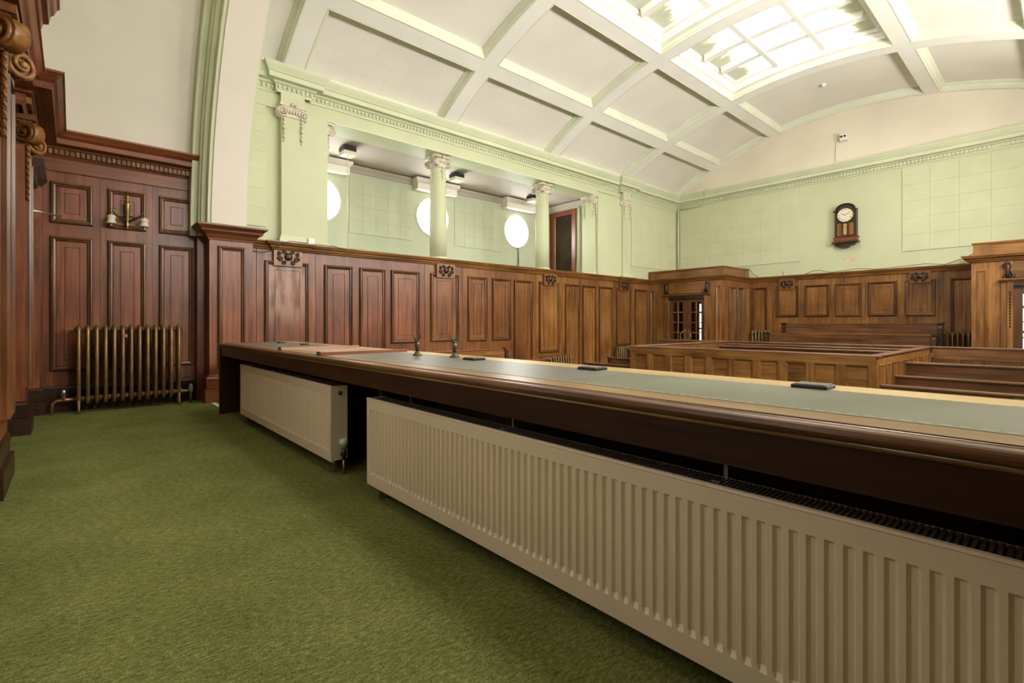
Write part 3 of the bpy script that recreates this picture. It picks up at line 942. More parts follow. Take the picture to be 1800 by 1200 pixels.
# ------------------------------------------------------------------ dais end wall (left of picture)
dl = thing('wall_dais', 'tall red-brown oak panelled wall behind the cast iron radiator', 'wall', (0.5, YL, 0), kind='structure')
for a, b in ((XK, -0.25), (-0.25, 0.245), (0.245, 0.745), (0.745, 1.30)):
    part('panelling_board', MB().box(a + 0.001, b - 0.001, YL, YL + 0.05, 0.0, 2.72), 'red_z', dl)
for a, b in ((-0.19, 0.18), (0.31, 0.68), (0.81, 1.18)):
    for v0, v1 in ((2.13, 2.60), (0.46, 1.985)):
        wood_panel(F_L, dl, a, b, v0, v1, 'red_z', inner=0.06)
part('frieze', MB().box(XK, 1.28, YL - 0.02, YL + 0.05, 2.725, 2.90), 'red_x', dl)
part('frieze_bead', MB().box(XK, 1.28, YL - 0.03, YL, 2.715, 2.735), 'red_x', dl)
part('wall_core', MB().box(XK - 0.1, 1.30, YL + 0.05, YL + 0.15, 0, 3.2), 'dark_z', dl)
part('pier_return', MB().box(1.20, 1.292, 7.45, YL, 0, 2.9), 'red_z', dl)
LC = [(0.0, 2.86), (0.03, 2.86), (0.045, 2.885), (0.05, 2.89), (0.05, 2.95), (0.09, 2.955), (0.10, 2.975), (0.22, 2.98), (0.22, 3.035), (0.23, 3.045), (0.25, 3.06), (0.285, 3.10), (0.30, 3.105), (0.30, 3.125), (0.0, 3.125)]
SK = [(0, 0), (0.05, 0), (0.05, 0.15), (0.035, 0.16), (0.035, 0.25), (0.02, 0.265), (0.012, 0.285), (0, 0.29)]
part('skirting', MB().sweep([(XK, YL, 0), (1.25, YL, 0)], [(0, -1, 0), (0, -1, 0)], SK), 'dark_x', dl)
part('cornice', MB().sweep([(-0.36, YL, 0), (1.24, YL, 0)], [(1, -1, 0), (0, -1, 0)], LC), 'red_x', dl)
d0 = None
x = -0.20
while x < 1.20:
    if d0 is None:
        d0 = part('dentil', MB().box(x, x + 0.030, YL - 0.088, YL - 0.048, 2.892, 2.948), 'oak_x', dl)
        dz = WLOC[d0.name] - Vector((x, 0, 0))
    else:
        inst(d0, dz + Vector((x, 0, 0)))
    x += 0.046

# ------------------------------------------------------------------ wall behind the judges (far left)
wk = thing('wall_judges', 'carved oak wall and doorcase behind the judges seats', 'wall', (XK, 5.5, 0), kind='structure')
part('wall_core', MB().box(XK - 0.15, XK, YR, YL + 0.1, 0, 3.0), 'red_z', wk)
part('wall_plaster', MB().box(XK - 0.15, XK - 0.02, YR, YL + 0.1, 3.0, 6.5), 'green', wk)
# panels between the pilasters
for a, b in ((4.80, 5.40), (5.50, 6.08)):
    wood_panel(F_K, wk, a, b, 0.42, 2.05, 'red_z', inner=0.06)
    wood_panel(F_K, wk, a, b, 2.14, 2.60, 'red_z', inner=0.06)
part('frieze', MB().box(XK, XK + 0.05, YR, YL, 2.66, 2.87), 'red_y', wk)
# base following the pilasters
def base_block(y0, y1, x1):
    for z0, z1, d in ((0, 0.15, 0.02), (0.155, 0.27, 0.0)):
        part('plinth', MB().box(XK, x1 + d, y0 - d, y1 + d, z0, z1), 'dark_y', wk)
    part('plinth_moulding', MB().sweep([(XK, y0, 0), (x1, y0, 0), (x1, y1, 0), (XK, y1, 0)], [(0, -1, 0), (1, -1, 0), (1, 1, 0), (0, 1, 0)], [(-0.05, 0.27), (0.0, 0.27), (-0.012, 0.29), (-0.03, 0.305), (-0.035, 0.32), (-0.05, 0.32)]), 'dark_y', wk)
base_block(4.0, 4.67, -0.31)
base_block(6.21, 6.61, -0.30)
base_block(7.42, 7.59, -0.24)
part('skirting', MB().sweep([(XK, YR, 0), (XK, YL, 0)], [(1, 0, 0), (1, 0, 0)], SK), 'dark_y', wk)
part('corner_stile', MB().box(XK, -0.27, 7.44, YL, 0.27, 2.66), 'red_z', wk)
# cornice with a break forward over the doorcase
kp = [(XK - 0.13, YR, 0), (XK - 0.13, 5.90, 0), (XK, 5.90, 0), (XK + 0.03, 5.90, 0), (XK + 0.03, YL, 0)]
part('cornice', MB().sweep([(XK, YR, 0), (XK, 5.95, 0)], [(0.93, 0, 0), (0.93, 0, 0)], LC), 'red_y', wk)
part('cornice', MB().sweep([(XK, 5.95, 0), (XK + 0.10, 5.95, 0), (XK + 0.10, YL, 0)], [(0, -1, 0), (1, -1, 0), (1, -1, 0)], LC), 'red_y', wk)
part('cornice_core', MB().box(XK, XK + 0.12, 5.95, YL, 2.86, 3.12), 'red_y', wk)
d1 = None
y = 4.3
while y < 7.45:
    xx = XK + (0.0425 if y < 5.92 else 0.15)
    if d1 is None:
        d1 = part('dentil', MB().box(xx - 0.002, xx + 0.035, y, y + 0.03, 2.892, 2.948), 'oak_y', wk)
        dz = WLOC[d1.name] - Vector((xx, y, 0))
    else:
        inst(d1, dz + Vector((xx, y, 0)))
    y += 0.046
# canopy cornice over the seats, further up
part('canopy', MB().sweep([(XK, 2.4, 0), (XK, 4.95, 0)], [(1, 0, 0), (1, 0, 0)], [(0, 3.13), (0.28, 3.13), (0.29, 3.17), (0.32, 3.18), (0.33, 3.24), (0.35, 3.26), (0.365, 3.30), (0.38, 3.31), (0.38, 3.42), (0, 3.42)]), 'red_y', wk)
part('canopy_return', MB().sweep([(XK, 4.96, 0), (XK, 5.06, 0)], [(1, 0, 0), (1, 0, 0)], [(0, 3.13), (0.20, 3.13), (0.22, 3.22), (0.25, 3.25), (0.26, 3.35), (0, 3.35)]), 'moulding_y', wk)

def spiral(mb, c, U_, V_, W_, r, sg, turns=2.2, n=30, th=0.2, lift=0.25):
    pts, rs = [], []
    for i in range(n):
        t = i / (n - 1)
        q = PI / 2 - sg * t * turns * 2 * PI
        rad = r * (1 - t) * 0.86 + r * 0.10
        pts.append(c + U_ * (rad * math.cos(q)) + V_ * (rad * math.sin(q)) + W_ * (lift * r * t))
        rs.append(r * th * (1 - 0.55 * t))
    mb.tube(pts, rs, 6)
    mb.lathe(c, [(r * 0.22, 0), (r * 0.22, lift * r * 0.9), (r * 0.12, lift * r * 1.4)], 8, (U_, V_, W_))

def ionic_front(F, uc, wid, v0, v1, w, mat, parent, drops=True, drop_len=0.30, name='capital'):
    # flat pilaster capital: abacus, egg band, two volutes, husk drops
    U_, V_, W_ = F[1], F[2], F[3]
    h = v1 - v0
    cap = MB()
    cap.fbox(F, uc - wid * 0.62, uc + wid * 0.62, v1 - h * 0.22, v1, 0.0, w + 0.035)
    cap.fbox(F, uc - wid * 0.55, uc + wid * 0.55, v1 - h * 0.34, v1 - h * 0.22, 0.0, w + 0.02)
    cap.fbox(F, uc - wid * 0.5, uc + wid * 0.5, v0 + h * 0.12, v1 - h * 0.34, 0.0, w + 0.008)
    c = part(name, cap, mat, parent)
    eg = MB()
    for k in range(5):
        p = fp(F, uc + (k - 2) * wid * 0.13, v0 + h * 0.45, w + 0.02)
        eg.ball(p, 0.020, 0.020, 0.030, 6, 4)
    for k in range(3):
        p = fp(F, uc + (k - 1) * 0.03, v1 - h * 0.12 + (0.02 if k == 1 else 0), w + 0.045)
        eg.ball(p, 0.022, 0.022, 0.026, 6, 4)
    part('egg_band', eg, mat, c, kind='stuff')
    for sg in (-1, 1):
        m = MB()
        r = h * 0.36
        spiral(m, fp(F, uc + sg * wid * 0.52, v0 + h * 0.40, w + 0.012), U_, V_, W_, r, -sg)
        m.lathe(fp(F, uc + sg * wid * 0.52, v0 + h * 0.40, 0.0), [(r * 0.95, 0), (r * 0.95, w + 0.008)], 14, (U_, V_, W_))
        part('volute', m, mat, c)
        if drops:
            m = MB()
            n = 6
            for k in range(n):
                t = k / (n - 1)
                p = fp(F, uc + sg * wid * 0.42, v0 - 0.02 - t * drop_len, w + 0.012)
                s_ = 0.022 * (1.1 - 0.45 * t) * (1.25 if k in (2, 4) else 0.8)
                m.ball(p, s_, s_, s_ * 1.35, 6, 4)
            m.tube([fp(F, uc + sg * wid * 0.42, v0 + 0.02, w + 0.008), fp(F, uc + sg * wid * 0.42, v0 - 0.02 - drop_len, w + 0.008)], 0.005, 5)
            part('husk_drop', m, mat, c)
    return c

F_K2 = F_K
def wood_pilaster(y0, y1, depth, parent, v1=2.60):
    part('wood_pilaster', MB().box(XK, XK + depth, y0, y1, 0.30, v1), 'red_z', parent)
    F2 = frame((XK + depth, 0, 0), Y, Z, X)
    wood_panel(F2, parent, y0 + 0.06, y1 - 0.06, 0.42, v1 - 0.1, 'red_z', s=0.6, plain=True)
    yc = (y0 + y1) / 2
    wd = y1 - y0
    c = part('capital', MB().box(XK, XK + depth + 0.02, y0 - 0.01, y1 + 0.01, v1, v1 + 0.2).box(XK, XK + depth + 0.075, y0 - 0.06, y1 + 0.06, v1 + 0.215, v1 + 0.265).box(XK, XK + depth + 0.05, y0 - 0.035, y1 + 0.035, v1 + 0.195, v1 + 0.215), 'moulding_y', parent)
    for sg in (-1, 1):
        dv = Vector((0.72, 0.69 * sg, 0)).normalized()
        sd = Vector((-dv.y, dv.x, 0))
        cc = Vector((XK + depth + 0.035, yc + sg * (wd / 2 + 0.01), v1 + 0.105))
        m = MB().lathe(cc - sd * 0.045, [(0.095, 0), (0.080, 0.045), (0.095, 0.09)], 18, (dv, Z, sd))
        part('volute_core', m, 'oak_y', c)
        for s2 in (-1, 1):
            m = MB()
            spiral(m, cc + sd * (0.045 * s2), dv, Z, sd * s2, 0.105, -1, 2.1, 34, 0.17, 0.22)
            part('volute', m, 'oak_y', c)
        m = MB()
        for k in range(9):
            zz = v1 - 0.03 - k * 0.055
            r_ = 0.030 * (1.15 - 0.07 * k)
            base = Vector((XK + depth + 0.012, yc + sg * (wd / 2 - 0.035), zz))
            m.ball(base, r_ * 0.7, r_ * 0.8, r_ * 1.2, 7, 5)
            for s3 in (-1, 1):
                q0 = base + Vector((0.004, s3 * r_ * 0.9, 0.012))
                m.tube([base, q0, q0 + Vector((0.006, s3 * r_ * 0.5, -0.02)), q0 + Vector((0.012, s3 * r_ * 0.1, -0.035))], [r_ * 0.35, r_ * 0.42, r_ * 0.30, r_ * 0.1], 5)
        part('husk_drop', m, 'oak_z', c)
wood_pilaster(4.16, 4.62, 0.13, wk)
wood_pilaster(6.22, 6.58, 0.13, wk)
# unseen tall windows added in the same wall as side light for the radiators
for i, (y0, y1) in enumerate(((0.75, 1.65), (2.55, 3.45))):
    t = thing('window_%d' % (20 + i), 'unseen tall window added in the carved wall beside the camera', 'window', (XK, (y0 + y1) / 2, 1.0), kind='structure', group='tall windows behind the judges')
    for zz in range(3):
        for c in range(2):
            ya, yb = y0 + (y1 - y0) * c / 2 + 0.015, y0 + (y1 - y0) * (c + 1) / 2 - 0.015
            part('pane', MB().box(XK + 0.008, XK + 0.014, ya, yb, 1.0 + zz * 0.5 + 0.015, 1.5 + zz * 0.5 - 0.015), 'dais_fill_glass', t)
    part('window_frame', MB().rings(F_K, y0 - 0.08, y1 + 0.08, 0.92, 2.58, [(0, 0), (0, 0.05), (0.07, 0.05), (0.08, 0.01)]), 'red_z', t)
# doorcase between the pilaster and the corner
dk = thing('door_1', 'dark doorway in the carved wall at the picture edge', 'door', (XK, 7.0, 0), kind='structure')
F_D = frame((XK, 0, 0), Y, Z, X)
part('door_leaf', MB().box(XK, XK + 0.03, 6.72, 7.38, 0.0, 2.1), 'dark_z', dk)
part('architrave', MB().box(XK, XK + 0.10, 6.64, 6.72, 0.32, 2.18), 'red_z', dk)
part('architrave', MB().box(XK, XK + 0.10, 7.36, 7.44, 0.32, 2.18), 'red_z', dk)
part('architrave', MB().box(XK, XK + 0.10, 6.64, 7.44, 2.1, 2.20), 'red_y', dk)
part('bead_strip', MB().tube([(XK + 0.115, 7.40, 0.7 + 0.0 * k) for k in range(1)] + [(XK + 0.115, 7.40, 2.1)], 0.012, 6), 'dark_z', dk)
part('door_hood', MB().sweep([(XK, 6.62, 0), (XK, YL - 0.05, 0)], [(1, 0, 0), (1, 0, 0)], [(0, 2.40), (0.08, 2.40), (0.10, 2.44), (0.16, 2.46), (0.18, 2.50), (0.21, 2.53), (0.24, 2.57), (0.24, 2.60), (0, 2.60)]), 'dark_y', dk)
t = thing('exit_sign', 'small green and white emergency exit sign above the side door', 'sign', (-0.32, 6.9, 2.22))
part('sign_case', MB().box(-0.36, -0.33, 6.72, 7.02, 2.20, 2.38), 'white_plastic', t)
part('sign_face', MB().box(-0.33, -0.328, 6.735, 7.005, 2.215, 2.365), 'sign_green', t)
m = MB()
FS = frame((-0.328, 6.87, 2.29), Y, Z, X)
m.plate(FS, [(-0.1, -0.055), (-0.055, -0.055), (-0.055, 0.055), (-0.1, 0.055)], 0, 0.001)
m.lathe(fp(FS, 0.015, 0.042, 0), [(0.012, 0), (0.012, 0.001)], 10, (Y, Z, X))
m.plate(FS, [(-0.005, 0.03), (0.02, 0.022), (0.012, -0.015), (-0.015, -0.01)], 0, 0.001)
m.plate(FS, [(-0.012, -0.01), (0.01, -0.013), (0.028, -0.05), (0.016, -0.053)], 0, 0.001)
m.plate(FS, [(-0.015, -0.012), (0.0, -0.012), (-0.035, -0.04), (-0.042, -0.032)], 0, 0.001)
m.plate(FS, [(0.05, -0.004), (0.085, -0.004), (0.085, -0.018), (0.105, 0.006), (0.085, 0.030), (0.085, 0.016), (0.05, 0.016)], 0, 0.001)
part('sign_pictogram', m, 'white_plastic', t)
t = thing('door_closer', 'chrome door closer arm sticking out of the side doorway', 'door closer', (-0.33, 6.95, 2.05))
part('closer_body', MB().cbox(-0.36, -0.30, 6.74, 6.96, 2.05, 2.12), 'metal', t)
part('closer_arm', MB().tube([(-0.32, 6.9, 2.13), (-0.20, 7.05, 2.14), (-0.095, 7.2, 2.15)], 0.009, 6), 'metal', t)
part('closer_arm', MB().tube([(-0.095, 7.2, 2.15), (-0.20, 7.12, 2.155), (-0.33, 7.0, 2.16)], 0.007, 6), 'metal', t)

# ------------------------------------------------------------------ judges' bench
BX0, BX1, BY0, BY1, BZ = 1.19, 2.02, -0.80, 6.27, 0.78
be = thing('judges_bench', 'long dark oak judges bench with a green leather writing top', 'bench', (1.6, 2.8, 0))
part('top_board', MB().box(1.235, BX1, BY0, BY1, 0.748, BZ - 0.010), 'red_y', be)
part('front_strip', MB().box(1.276, 1.385, BY0, BY1 - 0.05, BZ - 0.009, BZ), 'tan_y', be)
part('back_strip', MB().box(1.862, BX1, BY0, BY1, BZ - 0.009, BZ + 0.001), 'pale_y', be)
part('end_strip', MB().box(1.276, 1.862, BY1 - 0.12, BY1, BZ - 0.009, BZ), 'red_x', be)
nos = [(0.0, 0.748)] + [(0.016 + 0.016 * math.sin(q), 0.764 - 0.016 * math.cos(q)) for q in [PI * i / 8 for i in range(9)]] + [(0.0, 0.78)]
nos = [(-a, b) for a, b in nos]
part('front_nosing', MB().sweep([(1.240, BY0, 0), (1.240, BY1 + 0.02, 0)], [(1, 0, 0), (1, 0, 0)], nos), 'nosing_y', be)
for a_, b_ in ((1.2405, 1.2485), (1.2625, 1.2755)):
    part('nosing_groove', MB().box(a_, b_, BY0, BY1, 0.766, BZ - 0.004), 'black', be)
part('front_bead', MB().tube([(1.2555, BY0, BZ - 0.006), (1.2555, BY1, BZ - 0.006)], 0.0065, 8), 'nosing_y', be)
part('under_bead', MB().tube([(1.222, BY0, 0.7425), (1.222, BY1, 0.7425)], 0.0055, 8), 'tan_y', be)
part('apron', MB().box(1.225, 1.255, BY0, BY1, 0.645, 0.7475), 'dark_y', be)
part('end_panel', MB().box(1.215, 1.98, BY1 - 0.05, BY1, 0.0, 0.735), 'dark_z', be)
part('modesty_panel', MB().box(1.93, 1.97, BY0, BY1, ZF, 0.735), 'dark_z', be)
part('partition', MB().box(1.50, 1.93, 2.96, 3.0, 0.0, 0.735), 'dark_z', be)
# leather either side of the wooden flap; the greyer lengths carry painted sheen
part('leather_inlay', MB().box(1.385, 1.862, 4.25, BY1 - 0.12, BZ - 0.009, BZ + 0.001), 'leather_sheen', be)
part('hinged_flap', MB().box(1.385, 1.862, 3.40, 4.25, BZ - 0.009, BZ + 0.001), 'flap_y', be)
part('leather_inlay', MB().box(1.385, 1.862, 1.30, 3.40, BZ - 0.009, BZ + 0.001), 'leather_sheen', be)
part('leather_inlay', MB().box(1.385, 1.862, BY0 + 0.1, 1.30, BZ - 0.009, BZ + 0.001), 'leather_green', be)
m = MB()
y = BY0 + 0.15
while y < 3.36:
    for x in (1.400, 1.846):
        m.box(x, x + 0.0035, y, y + 0.022, BZ + 0.001, BZ + 0.0018)
    y += 0.034
part('tooled_border', m, 'paper', be, kind='stuff')

# ------------------------------------------------------------------ things on the bench
def ledge(y, mat, lab):
    t = thing('desk_ledge', lab, 'desk ledge', (1.6, y, BZ))
    part('ledge_strip', MB().cbox(1.262, 1.93, y - 0.012, y + 0.012, BZ + 0.0012, BZ + 0.022, 0.003), mat, t)
    part('ledge_end_cap', MB().box(1.246, 1.262, y - 0.014, y + 0.014, BZ + 0.0012, BZ + 0.027), 'black', t)
ledge(4.25, 'flap_y', 'pale wooden ledge strip across the bench, farther from the camera')
ledge(3.40, 'red_x', 'red-brown wooden ledge strip across the bench, nearer the brass forks')

def fork(x, y, lab):
    t = thing('fork_stand', lab, 'stand', (x, y, BZ), group='brass fork stands on the bench')
    m = MB().lathe((x, y, BZ + 0.001), [(0.034, 0), (0.034, 0.006), (0.024, 0.012), (0.016, 0.022), (0.013, 0.03)], 8)
    part('foot', m, 'dark_brass', t)
    part('stem', MB().lathe((x, y, BZ + 0.03), [(0.012, 0), (0.015, 0.03), (0.017, 0.06), (0.013, 0.064), (0.019, 0.068), (0.019, 0.074), (0.012, 0.078)], 8), 'dark_brass', t)
    for sg in (-1, 1):
        d = Vector((0.6, -0.8, 0)) * sg
        b = Vector((x, y, BZ + 0.105))
        part('prong', MB().tube([b, b + d * 0.012 + Z * 0.012, b + d * 0.024 + Z * 0.022, b + d * 0.030 + Z * 0.034, b + d * 0.022 + Z * 0.040], [0.009, 0.008, 0.0065, 0.005, 0.003], 6), 'dark_brass', t)
fork(1.75, 2.94, 'brass fork stand on the bench, nearer the ledge strips')
fork(1.84, 2.63, 'brass fork stand on the bench, nearer the flat black plates')
def plate(x, y, hx, hy, lab, g='black plates on the bench'):
    t = thing('socket_plate', lab, 'desk plate', (x, y, BZ), group=g)
    part('plate_body', MB().cbox(x - hx, x + hx, y - hy, y + hy, BZ + 0.001, BZ + 0.013, 0.002), 'black', t)
    part('plate_lid', MB().cbox(x - hx * 0.86, x + hx * 0.86, y - hy * 0.86, y + hy * 0.86, BZ + 0.013, BZ + 0.016, 0.001), 'leather_green', t)
plate(1.885, 0.58, 0.045, 0.055, 'black hinged plate on the bench top nearest the camera')
plate(1.84, 1.50, 0.045, 0.055, 'black hinged plate on the bench, second from the camera')
plate(1.80, 2.37, 0.045, 0.055, 'black hinged plate on the bench just right of the brass forks')
plate(1.76, 5.16, 0.03, 0.04, 'small black plate on the far end of the bench, nearer one')
plate(1.72, 5.78, 0.03, 0.04, 'small black plate at the farthest end of the bench')

# ------------------------------------------------------------------ panel radiators under the bench
def panel_radiator(y0, y1, z0, z1, lab, grille_each, valve_y=None):
    XF, XR_ = 1.275, 1.385
    t = thing('panel_radiator', lab, 'radiator', (1.33, (y0 + y1) / 2, 0.0), group='cream panel radiators under the bench')
    n = int((y1 - y0 - 0.04) / 0.0370)
    pitch = 0.0370
    ys = (y0 + y1) / 2 - n * pitch / 2
    zA, zB = z0 + 0.050, z1 - 0.050          # ends of the channels
    sl = 0.016                               # slope length at the ends
    dp = 0.010                               # channel depth
    cols = [(y0, 0)]
    for i in range(n):
        b = ys + i * pitch
        cols += [(b + 0.006, 0), (b + 0.013, 1), (b + 0.024, 1), (b + 0.031, 0)]
    cols.append((y1, 0))
    zs = [(z0, 0), (zA, 0), (zA + sl, 1), (zB - sl * 0.5, 1), (zB, 0), (z1, 0)]
    vs, fs = [], []
    for y, a in cols:
        for z, b in zs:
            vs.append((XF + dp * (a and b), y, z))
    m = len(zs)
    for i in range(len(cols) - 1):
        for k in range(m - 1):
            fs.append((i * m + k, i * m + k + 1, (i + 1) * m + k + 1, (i + 1) * m + k))
    part('front_panel', MB().add(vs, fs), 'radiator_cream', t)
    part('top_rim', MB().sweep([(XF, y0, 0), (XF, y1, 0)], [(1, 0, 0), (1, 0, 0)], [(0.0, z1), (-0.004, z1 + 0.003), (-0.002, z1 + 0.010), (0.006, z1 + 0.012), (0.010, z1 + 0.008), (0.010, z1)]), 'radiator_cream', t)
    part('bottom_rim', MB().sweep([(XF, y0, 0), (XF, y1, 0)], [(1, 0, 0), (1, 0, 0)], [(0.0, z0), (0.0, z0 - 0.012), (0.012, z0 - 0.018), (0.02, z0 - 0.012), (0.014, z0)]), 'radiator_cream', t)
    part('back_panel', MB().box(XR_ - 0.004, XR_, y0, y1, z0, z1 + 0.004), 'radiator_cream', t)
    for y in (y0, y1):
        part('side_panel', MB().box(XF, XR_, y - 0.004, y + 0.004, z0 - 0.004, z1 + 0.008), 'radiator_cream', t)
    part('convector_core', MB().box(XF + 0.02, XR_ - 0.01, y0 + 0.01, y1 - 0.01, z0 + 0.02, z1 - 0.025), 'black', t)
    if grille_each:
        s0 = None
        y = y0 + 0.02
        while y < y1 - 0.01:
            if s0 is None:
                s0 = part('grille_slat', MB().box(XF + 0.012, XR_ - 0.004, y - 0.0035, y + 0.0035, z1 - 0.006, z1 + 0.004), 'radiator_grille', t)
                o0 = WLOC[s0.name] - Vector((0, y, 0))
            else:
                inst(s0, o0 + Vector((0, y, 0)))
            y += 0.0125
    else:
        m_ = MB(); y = y0 + 0.02
        while y < y1 - 0.01:
            m_.box(XF + 0.012, XR_ - 0.004, y - 0.0035, y + 0.0035, z1 - 0.006, z1 + 0.004); y += 0.0125
        part('grille', m_, 'radiator_grille', t, kind='stuff')
    for f in (0.10, 0.32, 0.62, 0.9):
        y = y0 + (y1 - y0) * f
        part('grille_clip', MB().box(XF + 0.045, XF + 0.07, y - 0.012, y + 0.012, z1 + 0.004, z1 + 0.008), 'metal', t)
        part('bracket', MB().box(XR_ - 0.002, XR_ + 0.012, y - 0.006, y + 0.006, z1 - 0.1, z1 + 0.075), 'metal', t)
    for f in (0.02, 0.97):
        y = y0 + (y1 - y0) * f
        part('foot', MB().box(XF + 0.03, XF + 0.05, y - 0.006, y + 0.006, 0.0, z0), 'metal', t)
    return t
t = panel_radiator(3.235, 5.60, 0.095, 0.575, 'shorter-looking cream panel radiator under the far half of the bench', False)
# air vent plug and thermostatic valve on its near end
YV = 3.231
part('vent_plug', MB().lathe((1.335, YV, 0.535), [(0.014, 0), (0.014, -0.004), (0.010, -0.006)], 12, 'y'), 'black', t)
part('vent_key', MB().lathe((1.335, YV - 0.006, 0.535), [(0.008, 0), (0.007, -0.004)], 10, 'y'), 'metal', t)
v = part('valve_head', MB().lathe((1.345, YV - 0.035, 0.195), [(0.021, 0), (0.026, 0.006), (0.026, 0.034), (0.022, 0.04)], 14), 'white_plastic', t)
part('valve_collar', MB().lathe((1.345, YV - 0.035, 0.165), [(0.014, 0), (0.022, 0.006), (0.022, 0.03)], 12), 'green_plastic', t)
part('valve_body', MB().lathe((1.345, YV - 0.035, 0.098), [(0.012, 0), (0.014, 0.02), (0.017, 0.035), (0.014, 0.05), (0.016, 0.068)], 10).tube([(1.345, YV - 0.035, 0.125), (1.345, YV, 0.125)], 0.013, 8), 'dark_brass', t)
part('pipe', MB().tube([(1.345, YV - 0.035, 0.0), (1.345, YV - 0.035, 0.1)], 0.0085, 8), 'copper', t)
panel_radiator(-0.32, 2.70, 0.085, 0.560, 'large cream panel radiator under the near half of the bench', True)

# ------------------------------------------------------------------ cast iron radiators
def cast_radiator(lab, c, along, n, pitch, depth, z0, h, legs=True, grp='bronze cast iron column radiators'):
    # c: centre at floor; along: unit vector of the row of sections; depth across
    t = thing('cast_iron_radiator', lab, 'radiator', c, group=grp)
    c = Vector(c); al_ = Vector(along); ac = Vector((al_.y, -al_.x, 0))
    zb = z0 + h
    lo = z0 + 0.10
    first = None
    for i in range(n):
        o = c + al_ * ((i - (n - 1) / 2) * pitch)
        if first is None:
            m = MB()
            hd = depth / 2 - 0.018
            loop = []
            K = 6
            for k in range(K + 1):
                q = PI * k / K
                loop.append((hd * math.cos(q), zb - 0.05 + 0.05 * math.sin(q) - 0.018))
            for k in range(K + 1):
                q = PI + PI * k / K
                loop.append((hd * math.cos(q), lo + 0.05 + 0.05 * math.sin(q)))
            m.tube([o + ac * a + Z * b for a, b in loop], 0.0185, 8, True)
            m.tube([o + Z * (lo + 0.02), o + Z * (zb - 0.04)], 0.017, 8)
            for b in (lo + 0.055, zb - 0.055):
                m.lathe(o + Z * b, [(0.022, -pitch / 2), (0.030, -0.014), (0.030, 0.014), (0.022, pitch / 2)], 10, (ac, Z, al_) if True else None)
            first = part('section', m, 'bronze', t)
            off = WLOC[first.name] - o
        else:
            inst(first, o + off)
        if legs and i in (0, n - 1):
            for sg in (-1, 1):
                part('leg', MB().tube([o + ac * (sg * (depth / 2 - 0.018)) + Z * (lo + 0.08), o + ac * (sg * (depth / 2 - 0.016)) + Z * 0.04, o + ac * (sg * (depth / 2 - 0.006)) + Z * 0.002], [0.018, 0.014, 0.018], 8), 'bronze', t)
    for i in range(n):
        if n > 8:
            o = c + al_ * ((i - (n - 1) / 2 + 0.5) * pitch) - ac * 0
            for b in (lo + 0.055, zb - 0.055):
                m = MB().lathe(o + Z * b + al_ * (-pitch * 0.18), [(0.012, 0), (0.032, 0.008), (0.034, pitch * 0.22), (0.012, pitch * 0.36)], 10, (ac, Z, al_))
                part('nipple', m, 'copper' if b < zb - 0.2 else 'bronze', t)
    return t
t = cast_radiator('bronze cast iron radiator against the dais end wall beneath the sconce', (0.515, 7.36, 0.0), (1, 0, 0), 13, 0.0775, 0.20, 0.0, 0.985)
part('badge', MB().box(0.445, 0.475, 7.245, 7.262, 0.84, 0.87), 'copper', t)
part('air_vent', MB().tube([(0.03, 7.36, 0.925), (-0.03, 7.36, 0.925)], 0.008, 6).tube([(-0.025, 7.36, 0.91), (-0.025, 7.36, 0.94)], 0.006, 6), 'metal', t)
part('plug', MB().tube([(1.0, 7.36, 0.93), (1.03, 7.36, 0.93)], 0.02, 8), 'copper', t)
part('valve', MB().tube([(0.02, 7.36, 0.155), (-0.06, 7.36, 0.155), (-0.13, 7.36, 0.15), (-0.165, 7.36, 0.12), (-0.17, 7.36, 0.002)], [0.02, 0.017, 0.014, 0.016, 0.014], 8), 'copper', t)
part('valve_head', MB().lathe((-0.075, 7.36, 0.15), [(0.02, 0), (0.018, 0.05), (0.024, 0.055), (0.024, 0.11), (0.016, 0.118)], 10), 'metal', t)
part('valve', MB().tube([(1.0, 7.36, 0.155), (1.06, 7.36, 0.155), (1.10, 7.36, 0.155)], [0.02, 0.015, 0.013], 8), 'copper', t)
part('valve_head', MB().lathe((1.115, 7.36, 0.12), [(0.014, 0), (0.024, 0.03), (0.026, 0.08), (0.018, 0.11), (0.006, 0.12)], 10), 'green_plastic', t)
part('pipe', MB().tube([(1.115, 7.36, 0.0), (1.115, 7.36, 0.13)], 0.012, 8), 'bronze', t)

def block(name, x0, x1, y0, y1, z0, z1, mat, lab, cat):
    return structure(name, MB().box(x0, x1, y0, y1, z0, z1), mat, lab, cat)
block('floor_tier', 9.0, XB, YR, YA, ZF, -0.20, 'court_floor', 'first low tier of the court floor towards the end wall', 'floor')
block('floor_tier', 11.35, XB, YR, YA, -0.20, -0.03, 'court_floor', 'second tier of the court floor under the public benches', 'floor')
cast_radiator('small bronze radiator by the long wall beyond the wall bench', (7.62, 7.20, ZF), (1, 0, 0), 12, 0.076, 0.14, 0.0, 0.70, grp='small radiators in the court')
cast_radiator('small bronze radiator by the long wall near the corner porch', (10.28, 7.20, -0.20), (1, 0, 0), 14, 0.076, 0.14, 0.0, 0.66, grp='small radiators in the court')
cast_radiator('bronze radiator on the end wall beside the left corner porch', (12.62, 4.98, -0.03), (0, 1, 0), 7, 0.076, 0.14, 0.0, 0.87, grp='radiators on the end wall')
cast_radiator('shadowed radiator on the end wall beside the right corner porch', (12.62, 1.37, -0.03), (0, 1, 0), 6, 0.076, 0.14, 0.0, 0.87, grp='radiators on the end wall')

